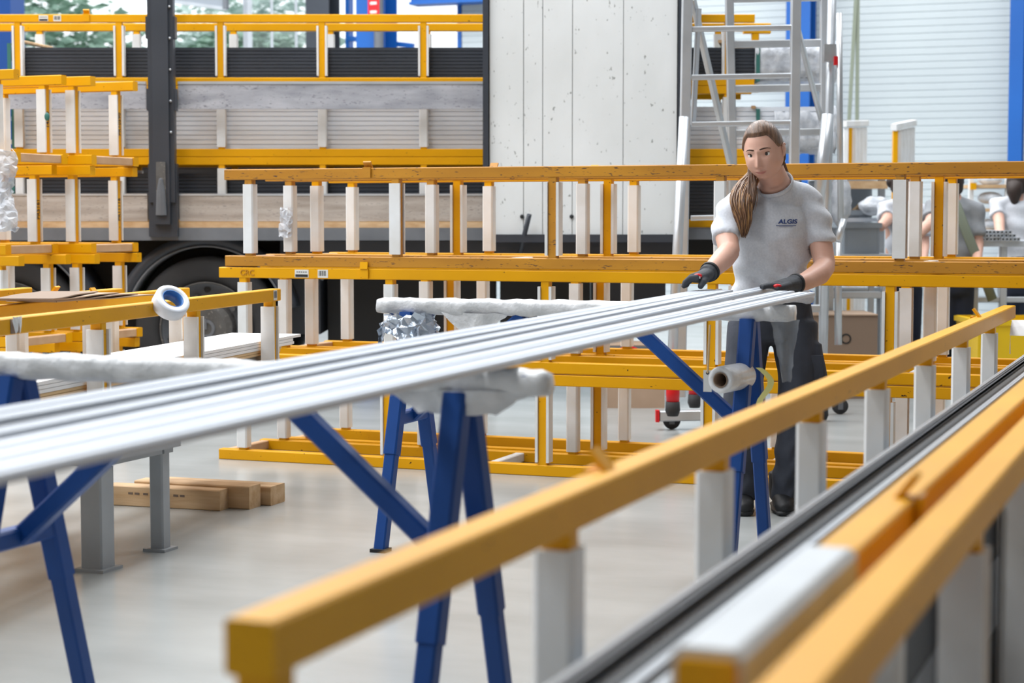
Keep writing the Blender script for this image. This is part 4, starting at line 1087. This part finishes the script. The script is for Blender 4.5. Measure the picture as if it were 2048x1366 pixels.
# eyes
for s in (-1, 1):
    fy = (HRi @ (on_face(s * .031, -.001, 0) - HC)).y
    ec = Vector((s * .031, fy + .0108, -.001))
    def sph(r, e0, e1, a0, a1, ne, na, tilt=0):
        b = MB(); vs = []
        for i in range(ne + 1):
            e = R(e0 + (e1 - e0) * i / ne)
            for j in range(na + 1):
                a = R(a0 + (a1 - a0) * j / na)
                vs.append(H(ec + Vector((r * math.cos(e) * math.sin(a) * 1.12, -r * math.cos(e) * math.cos(a), r * math.sin(e)))))
        return b.add(vs, [(i * (na + 1) + j, i * (na + 1) + j + 1, (i + 1) * (na + 1) + j + 1, (i + 1) * (na + 1) + j) for i in range(ne) for j in range(na)])
    ey = sph(.0145, -89, 89, -180, 180, 14, 24).build('eye', 'eye_white', woman, True)
    gz = HR @ Vector((.10, -1, .06)).normalized()
    c = H(ec)
    for nm, ang, rr, mm in (('iris', 25, .0148, 'iris'), ('pupil', 11, .0150, 'truck_black')):
        a = HR @ Vector((0, 0, 1)); a = (a - gz * a.dot(gz)).normalized(); b2 = gz.cross(a)
        vs = [c + gz * rr]
        for q in (.5, 1):
            vs += [c + (gz * math.cos(R(ang * q)) + (a * math.cos(g) + b2 * math.sin(g)) * math.sin(R(ang * q))) * rr for g in [2 * math.pi * k / 18 for k in range(18)]]
        fs = [(0, 1 + k, 1 + (k + 1) % 18) for k in range(18)] + [(1 + k, 19 + k, 19 + (k + 1) % 18, 1 + (k + 1) % 18) for k in range(18)]
        MB().add(vs, fs).build(nm, mm, ey, True)
    sph(.0156, 28, 88, -100, 100, 8, 20).build('upper_eyelid', 'skin', woman, True)
    sph(.0154, -88, -25, -100, 100, 8, 20).build('lower_eyelid', 'skin', woman, True)
    lash = [H(ec + Vector((.0161 * math.cos(R(27)) * math.sin(R(a)) * 1.12, -.0161 * math.cos(R(27)) * math.cos(R(a)), .0161 * math.sin(R(27))))) for a in range(-70, 71, 14)]
    MB().loft(lash, [.0005] + [.0013] * (len(lash) - 2) + [.0004], n=6).build('eyelash', 'brow', woman, True)
    br = [on_face(s * x, z, .0006) for x, z in ((.012, .0218), (.020, .0232), (.030, .0245), (.040, .0236), (.051, .0185))]
    MB().loft(br, [.0024, .0033, .0030, .0020, .0007], [.0011] * 5, ref=HR @ Vector((0, 0, 1)), n=8).build('eyebrow', 'brow', woman, True)
# lips
vs, nu_, nv_ = [], 16, 6
for i in range(nu_ + 1):
    u = -1 + 2 * i / nu_
    up_, lo_ = .0058 * (1 - u * u) ** .7 * (1 - .16 * G(u, .18)), -.0072 * (1 - u * u) ** .8
    for j in range(nv_ + 1):
        v = j / nv_
        vs.append(on_face(u * .0235, -.0705 + lo_ + (up_ - lo_) * v + .0045 * u * u, .0005))
MB().add(vs, [(i * (nv_ + 1) + j, i * (nv_ + 1) + j + 1, (i + 1) * (nv_ + 1) + j + 1, (i + 1) * (nv_ + 1) + j) for i in range(nu_) for j in range(nv_)]).build('lips', 'lip', woman, True)
# hair: cap combed back, ponytail over the shoulder
cv, cf = head_grid(True, 96, 64)
hair = MB().add([H(p) for p in cv], cf).build('hair', 'hair_cap', woman, True)
def strands(paths, n, spread, seed, name, m, r=.006, parent=hair):
    rnd = random.Random(seed); b = MB()
    for _ in range(n):
        a, q = rnd.uniform(0, 6.28), rnd.random() ** .5
        ln = rnd.uniform(.80, 1.0)
        pts, rad = [], []
        k = len(paths)
        for i, p in enumerate(paths):
            u = i / (k - 1) * ln * (k - 1)
            i0 = min(int(u), k - 2); w = u - i0
            base = paths[i0].lerp(paths[i0 + 1], w)
            sp_ = spread[i0] * (1 - w) + spread[i0 + 1] * w
            pts.append(base + Vector((math.cos(a) * q * sp_ + rnd.uniform(-.004, .004), math.sin(a) * q * sp_ * .6 + rnd.uniform(-.003, .003), rnd.uniform(-.002, .002))))
            rad.append(r * (1.0 if 0 < i < k - 2 else .6 if i < k - 1 else .12))
        fine, fr_r = [], []
        for i in range(k - 1):                        # round the path
            p0, p1, p2, p3 = pts[max(i - 1, 0)], pts[i], pts[i + 1], pts[min(i + 2, k - 1)]
            for w in (0, .33, .66):
                fine.append(.5 * ((2 * p1) + (p2 - p0) * w + (2 * p0 - 5 * p1 + 4 * p2 - p3) * w * w + (3 * p1 - p0 - 3 * p2 + p3) * w ** 3))
                fr_r.append(rad[i] * (1 - w) + rad[i + 1] * w)
        fine.append(pts[-1]); fr_r.append(rad[-1])
        b.loft(fine, fr_r, n=6)
    return b.build(name, m, parent, True)
tail = [H((-.012, .100, -.030)), P(1505, 352, 7.46), P(1489, 374, 7.40), P(1481, 402, 7.345), P(1486, 430, 7.325), P(1489, 452, 7.325), P(1487, 476, 7.33)]
strands(tail, 260, [.016, .030, .044, .044, .036, .022, .008], 1, 'ponytail', 'hair', .0030)
strands(tail, 170, [.016, .032, .048, .046, .036, .024, .010], 2, 'ponytail_highlights', 'hair_tips', .0024)
strands([P(1500, 322, 7.42), P(1503, 345, 7.385), P(1505, 370, 7.37), P(1503, 400, 7.345), P(1501, 425, 7.335)], 110, [.006, .012, .018, .022, .016], 3, 'side_lock', 'hair', .0027)
strands([P(1560, 312, 7.45), P(1566, 328, 7.47), P(1570, 342, 7.49), P(1578, 352, 7.52)], 40, [.006, .009, .009, .006], 4, 'side_lock', 'hair', .0025)
# T-shirt
sb = MB()
sb.loft([P(1546, 398, 7.48), P(1544, 415, 7.48), P(1542, 440, 7.485), P(1543, 470, 7.49), P(1546, 505, 7.515), P(1544, 540, 7.54), P(1541, 570, 7.56), P(1540, 592, 7.575)],
        [.095, .135, .150, .150, .147, .150, .158, .166], [.062, .088, .106, .115, .108, .108, .115, .122], n=28, cap=.15)
sb.loft([C0 - CN * .004, C0 - CN * .03, C0 - CN * .065, C0 - CN * .11], [.074, .084, .108, .12], [.076, .082, .095, .09], n=24, cap=.02)
sb.loft([P(1518, 392, 7.475), P(1490, 400, 7.465), P(1466, 417, 7.455), P(1456, 446, 7.405), P(1451, 481, 7.35)], [.046, .056, .065, .062, .058], n=18, cap=.05)
sb.loft([P(1575, 378, 7.49), P(1598, 388, 7.495), P(1616, 410, 7.50), P(1632, 447, 7.49), P(1643, 488, 7.475)], [.040, .054, .067, .064, .058], n=18, cap=.05)
def folds(c):
    x, y, z = c[:, 0], c[:, 1], c[:, 2]
    low = np.clip((1.22 - z) / .25, 0, 1)
    d = .008 * low * np.sin(38 * (z + .55 * np.abs(x - .03)) + 3 * np.sin(9 * x))
    d += .006 * low * np.sin(55 * x + 14 * z) * np.sin(12 * z + 2)
    d += .006 * np.clip((np.abs(x) - .13) / .05, 0, 1) * np.sin(70 * z + 20 * x)
    d += .010 * low * np.maximum(0, np.sin(30 * (z + .75 * x) + .6)) ** 4 * np.clip(1.3 - np.abs(x - .03) * 6, 0, 1)
    d += .009 * low * np.maximum(0, np.sin(34 * (z - .8 * x) + 2.0)) ** 4 * np.clip((x + .02) * 10, 0, 1)
    d += .008 * np.clip(1 - np.abs(z - .93) * 9, 0, 1) * np.sin(62 * z + 5 * np.sin(14 * x))
    return d
shirt = dress(melt(sb, .006, 8), 't_shirt', 'shirt', woman, folds)
cu = Vector((.916, 0, .396)); cvv = CN.cross(cu)
col_ = [C0 + CN * .002 + cu * (.075 * math.cos(2 * math.pi * k / 28)) + cvv * (.077 * math.sin(2 * math.pi * k / 28)) for k in range(28)]
b = MB(); vs = []; nn = 8
for k in range(28):
    t_ = (col_[(k + 1) % 28] - col_[k - 1]).normalized()
    a_ = CN; b_ = t_.cross(a_)
    vs += [col_[k] + a_ * (.010 * math.cos(6.2832 * q / nn)) + b_ * (.004 * math.sin(6.2832 * q / nn)) for q in range(nn)]
b.add(vs, [(k * nn + q, k * nn + (q + 1) % nn, ((k + 1) % 28) * nn + (q + 1) % nn, ((k + 1) % 28) * nn + q) for k in range(28) for q in range(nn)])
b.build('collar', 'shirt', shirt, True)
# printed logo laid onto the cloth
sbv = BVHTree.FromPolygons([v.co.copy() for v in shirt.data.vertices], [tuple(p.vertices) for p in shirt.data.polygons])
def lay_on(me, cx, cz, sx, shear, name):
    for v in me.vertices:
        x, z = cx + v.co.x * sx + v.co.y * shear, cz + v.co.y
        hit = sbv.ray_cast(Vector((x, -1, z)), Vector((0, 1, 0)))
        v.co = Vector((x, (hit[0].y if hit[0] else -.1) - .0018 - max(0, v.co.z) * .2, z))
    return put(name, me, shirt)
lc = P(1575, 443.5, 7.40)
lay_on(text_mesh('ALGIS', .0235, 'ink_blue', .0006, bold=.0007), lc.x, lc.z, 1.28, .18, 'logo_lettering')
ul = MB()
for k in range(16): ul.box((-.042 + k * .0052, -.0155, 0), (.0053, .0022, .0004)); ul.box((-.030 + k * .0037, -.0200, 0), (.0038, .0010, .0004))
lay_on(ul.mesh('underline', 'ink_blue'), lc.x - .002, lc.z, 1, .18, 'logo_underline')
# trousers
tb_ = MB()
tb_.loft([P(1541, 578, 7.575), P(1542, 605, 7.585), P(1543, 645, 7.60), P(1545, 680, 7.60)], [.150, .162, .172, .150], [.115, .122, .128, .11], n=28, cap=.2)
tb_.loft([P(1500, 650, 7.60), P(1489, 740, 7.57), P(1482, 830, 7.55), P(1480, 920, 7.58), P(1484, 975, 7.60), P(1486, 1000, 7.60)], [.092, .083, .074, .068, .066, .060], [.11, .098, .086, .078, .075, .07], n=20)
tb_.loft([P(1588, 650, 7.60), P(1596, 740, 7.57), P(1594, 830, 7.55), P(1581, 920, 7.57), P(1572, 975, 7.59), P(1570, 1000, 7.60)], [.096, .086, .074, .066, .060, .054], [.11, .098, .086, .078, .072, .066], n=20)
tb_.loft([P(1630, 690, 7.58), P(1636, 760, 7.56)], [.03, .035], [.065, .07], n=12)
def tfold(c):
    x, y, z = c[:, 0], c[:, 1], c[:, 2]
    k = np.clip((.55 - z) / .5, 0, 1)
    return .005 * k * np.sin(60 * z + 6 * np.sin(25 * x)) + .004 * np.sin(34 * z + 30 * x) * np.sin(18 * x + 3)
trou = dress(melt(tb_, .007, 6), 'trousers', 'trousers', woman, tfold)
pk = MB().box(P(1634, 735, 7.50), (.05, .012, .10)).build('cargo_pocket', 'trousers', trou)
# boots
for px_ in (1487, 1569):
    x = X(px_, 7.57) - PO.x
    bt = MB().loft([(x, .06, .15), (x, .055, .09), (x, .04, .05)], [.050, .05, .048], [.055, .06, .06], n=18).loft([(x, .085, .042), (x, .02, .052), (x - .005, -.07, .048), (x - .008, -.135, .036), (x - .008, -.16, .03)], [.034, .042, .047, .042, .025], [.036, .046, .044, .032, .022], n=18)
    bo = dress(melt(bt, .006, 4), 'boot', 'boot', woman)
    MB().loft([(x, .115, .012), (x, .03, .012), (x - .005, -.07, .012), (x - .008, -.16, .012)], [.036, .043, .05, .034], [.012] * 4, n=16).build('sole', 'truck_black', bo, True)
# gloves
g1 = MB().loft([P(1421, 542, 7.07), P(1414, 549, 7.045)], [.036, .035], n=14, cap=.1)
g1.loft([P(1414, 549, 7.04), P(1402, 554, 7.01), P(1388, 556, 6.985)], [.033, .040, .038], [.026, .024, .018], ref=(0, 1, 0), n=16)
for k in range(4):
    d, s = 6.945 + .0235 * k, 2.2 * k
    g1.loft([P(1396 + s, 555, d), P(1379 + s, 557, d), P(1370 + s * .8, 565, d), P(1367 + s * .8, 575 - k * .6, d)], [.0125, .0122, .0112, .0092], n=10)
g1.loft([P(1412, 556, 7.0), P(1405, 565, 6.955), P(1400, 575, 6.94)], [.0165, .0145, .0105], n=10)
gl = dress(melt(g1, .0032, 3), 'glove', 'glove', woman)
MB().ring(P(1420, 543, 7.066), (P(1421, 542, 7.07) - P(1414, 549, 7.045)).normalized(), [(.034, -.006), (.039, -.006), (.039, .006), (.034, .006)], 24).build('cuff', 'boot', gl, True)
MB().ball(P(1396, 551.5, 6.955), (.016, .010, .009), 12, 8).build('badge', 'red', gl, True)
MB().box(P(1399, 555, 6.945), (.006, .004, .008)).build('badge_mark', 'label_white', gl)
g2 = MB().loft([P(1594, 567, 7.19), P(1584, 569, 7.165)], [.037, .036], n=14, cap=.1)
g2.loft([P(1586, 568, 7.165), P(1572, 569, 7.14), P(1556, 571, 7.10)], [.036, .042, .040], [.029, .025, .019], ref=(0, 1, 0), n=16)
for k in range(4):
    d, q = 7.045 + .0235 * k, (4, 0, 2, 8)[k]
    g2.loft([P(1562 + k, 571.5, d + .02), P(1548 + q * .4, 571 - k * .4, d + .005), P(1533 + q * .8, 572 - k * .4, d - .005), P(1521 + q, 574 - k * .4, d - .01)], [.0125, .0122, .0112, .0095], n=10)
g2.loft([P(1578, 571, 7.10), P(1566, 574, 7.055), P(1554, 577, 7.03)], [.0165, .0142, .0105], n=10)
gr = dress(melt(g2, .0032, 3), 'glove', 'glove', woman)
MB().ring(P(1592, 567.5, 7.185), (P(1594, 567, 7.19) - P(1584, 569, 7.165)).normalized(), [(.035, -.006), (.040, -.006), (.040, .006), (.035, .006)], 24).build('cuff', 'boot', gr, True)
MB().ball(P(1555, 572, 7.035), (.016, .010, .008), 12, 8).build('badge', 'red', gr, True)

def worker(label, hx, hy, D, bx, w, leg, arm, shirt_m, turn, strap=None, bun=False, muff=False):
    """standing worker of the far background; hx, hy: head centre"""
    o = Vector((X(bx, D), D, 0)); t = cthing('person', label, 'person', o)
    def Q(px, py, d=0): return Lp(px, py, D + d) - o
    b = MB()
    hd = Q(hx, hy)
    rz_ = Matrix.Rotation(R(turn), 3, 'Z')
    vs, fs = head_grid(False, 40, 30)
    sh = Q(bx, hy + 38 * 13 / D)
    b.loft([hd + Vector((0, .02, -.05)), sh + Vector((0, 0, .03)), sh - Vector((0, 0, .06))], [.05, .055, .10], n=12)
    b.loft([sh - Vector((0, 0, .04)), Q(bx, 470), Q(bx, 540)], [.14, .13, .13], [.08, .09, .09], n=16)
    pts = [sh + Vector((arm[0][0], 0, -.05))] + [Q(*a) for a in arm[1:]]
    b.loft(pts, [.055, .045, .038, .030][:len(pts)], n=12)
    pts2 = [sh + Vector((-arm[0][0], 0, -.05)), sh + Vector((-arm[0][0] * 1.05, -.05, -.30)), sh + Vector((-arm[0][0] * .7, -.25, -.45))]
    b.loft(pts2, [.055, .045, .032], n=12)
    for s in (-1, 1): b.loft([Q(bx + s * 18, 560), Q(bx + s * 18, 660), Q(bx + s * 20, 0) * 0 + Vector((s * .08, .02, .04))], [.07, .05, .04], n=10)
    bm2 = melt(b, .014, 4)
    nb2 = MB().add([v.co for v in bm2.vertices], [tuple(p.vertices) for p in bm2.polygons]).add([hd + rz_ @ p for p in vs], fs)
    nb2.build('body', 'skin', t, True)
    cv2, cf2 = head_grid(True, 40, 28)
    hr = MB().add([hd + rz_ @ (p * 1.06) for p in cv2], cf2)
    if bun: hr.ball(hd + rz_ @ Vector((0, .10, .03)), (.05, .05, .05), 14, 10)
    else: hr.loft([hd + rz_ @ Vector((0, .08, .0)), hd + rz_ @ Vector((0, .10, -.08)), hd + rz_ @ Vector((0, .09, -.17))], [.06, .06, .02], n=12)
    hr.build('hair', 'dark_hair', t, True)
    if muff:
        for s in (-1, 1): MB().ball(hd + rz_ @ Vector((s * .085, .01, -.01)), (.025, .04, .05), 14, 10).build('ear_defender', 'yellow_bin', t, True)
        MB().ring(hd, rz_ @ Vector((0, 1, 0)), [(.120, -.012), (.128, -.012), (.128, .012), (.120, .012)], 20, R(-80), R(80)).build('headband', 'yellow_bin', t, True)
    s2 = MB()
    s2.loft([sh + Vector((0, 0, .0)), sh - Vector((0, 0, .06)), Q(bx, 455), Q(bx, 525)], [.09, w * 1.0, w * .96, w], [.07, .10, .115, .12], n=20, cap=.1)
    e = pts[0].lerp(pts[1], .75)
    s2.loft([sh, pts[0], e], [.06, .075, .068], n=12, cap=.05)
    e2 = pts2[0].lerp(pts2[1], .75)
    s2.loft([sh, pts2[0], e2], [.06, .075, .068], n=12, cap=.05)
    dress(melt(s2, .012, 6), 't_shirt', shirt_m, t, lambda c: .006 * np.sin(40 * c[:, 2] + 10 * c[:, 0]))
    l2 = MB().loft([Q(bx, 515), Q(bx, 560), Q(bx, 590)], [w * .98, w * 1.02, w * .9], [.12, .13, .11], n=18)
    for s in (-1, 1): l2.loft([Q(bx + s * 17, 575), Q(bx + s * 17, 670), Vector((s * .075, .02, .10))], [.085, .07, .06], n=14)
    dress(melt(l2, .013, 4), 'trousers', leg, t)
    for s in (-1, 1): dress(melt(MB().loft([(s * .075, .08, .04), (s * .075, .0, .06), (s * .075, -.14, .03)], [.036, .045, .035], [.04, .05, .03], n=12), .01, 3), 'boot', 'boot', t)
    if strap:
        b3 = MB(); b3.loft([Q(*p) for p in strap], [.035] * len(strap), [.006] * len(strap), ref=(1, 0, .4), n=8); b3.build('shoulder_strap', 'sling', t, True)
worker('far worker in a grey T-shirt with an olive strap across the back', 1904, 366, 13.0, 1908, .145, 'navy', [(-.15,), (1862, 445, -.15), (1835, 470, -.35)], 'shirt_grey', 160,
       strap=[(1893, 382, -.12), (1912, 410, -.16), (1935, 470, -.17), (1956, 520, -.12), (1985, 600, -.05)], bun=True)
worker('far worker in a pale grey T-shirt at the right picture edge', 2036, 366, 14.4, 2034, .15, 'navy', [(-.16,), (1998, 440, -.1), (2000, 470, -.3)], 'shirt', 150)
worker('far worker with yellow ear defenders, half hidden between two rack posts', 1812, 372, 13.6, 1806, .13, 'navy', [(-.14,), (1775, 440, -.1), (1760, 455, -.25)], 'shirt', 60, muff=True, bun=True)
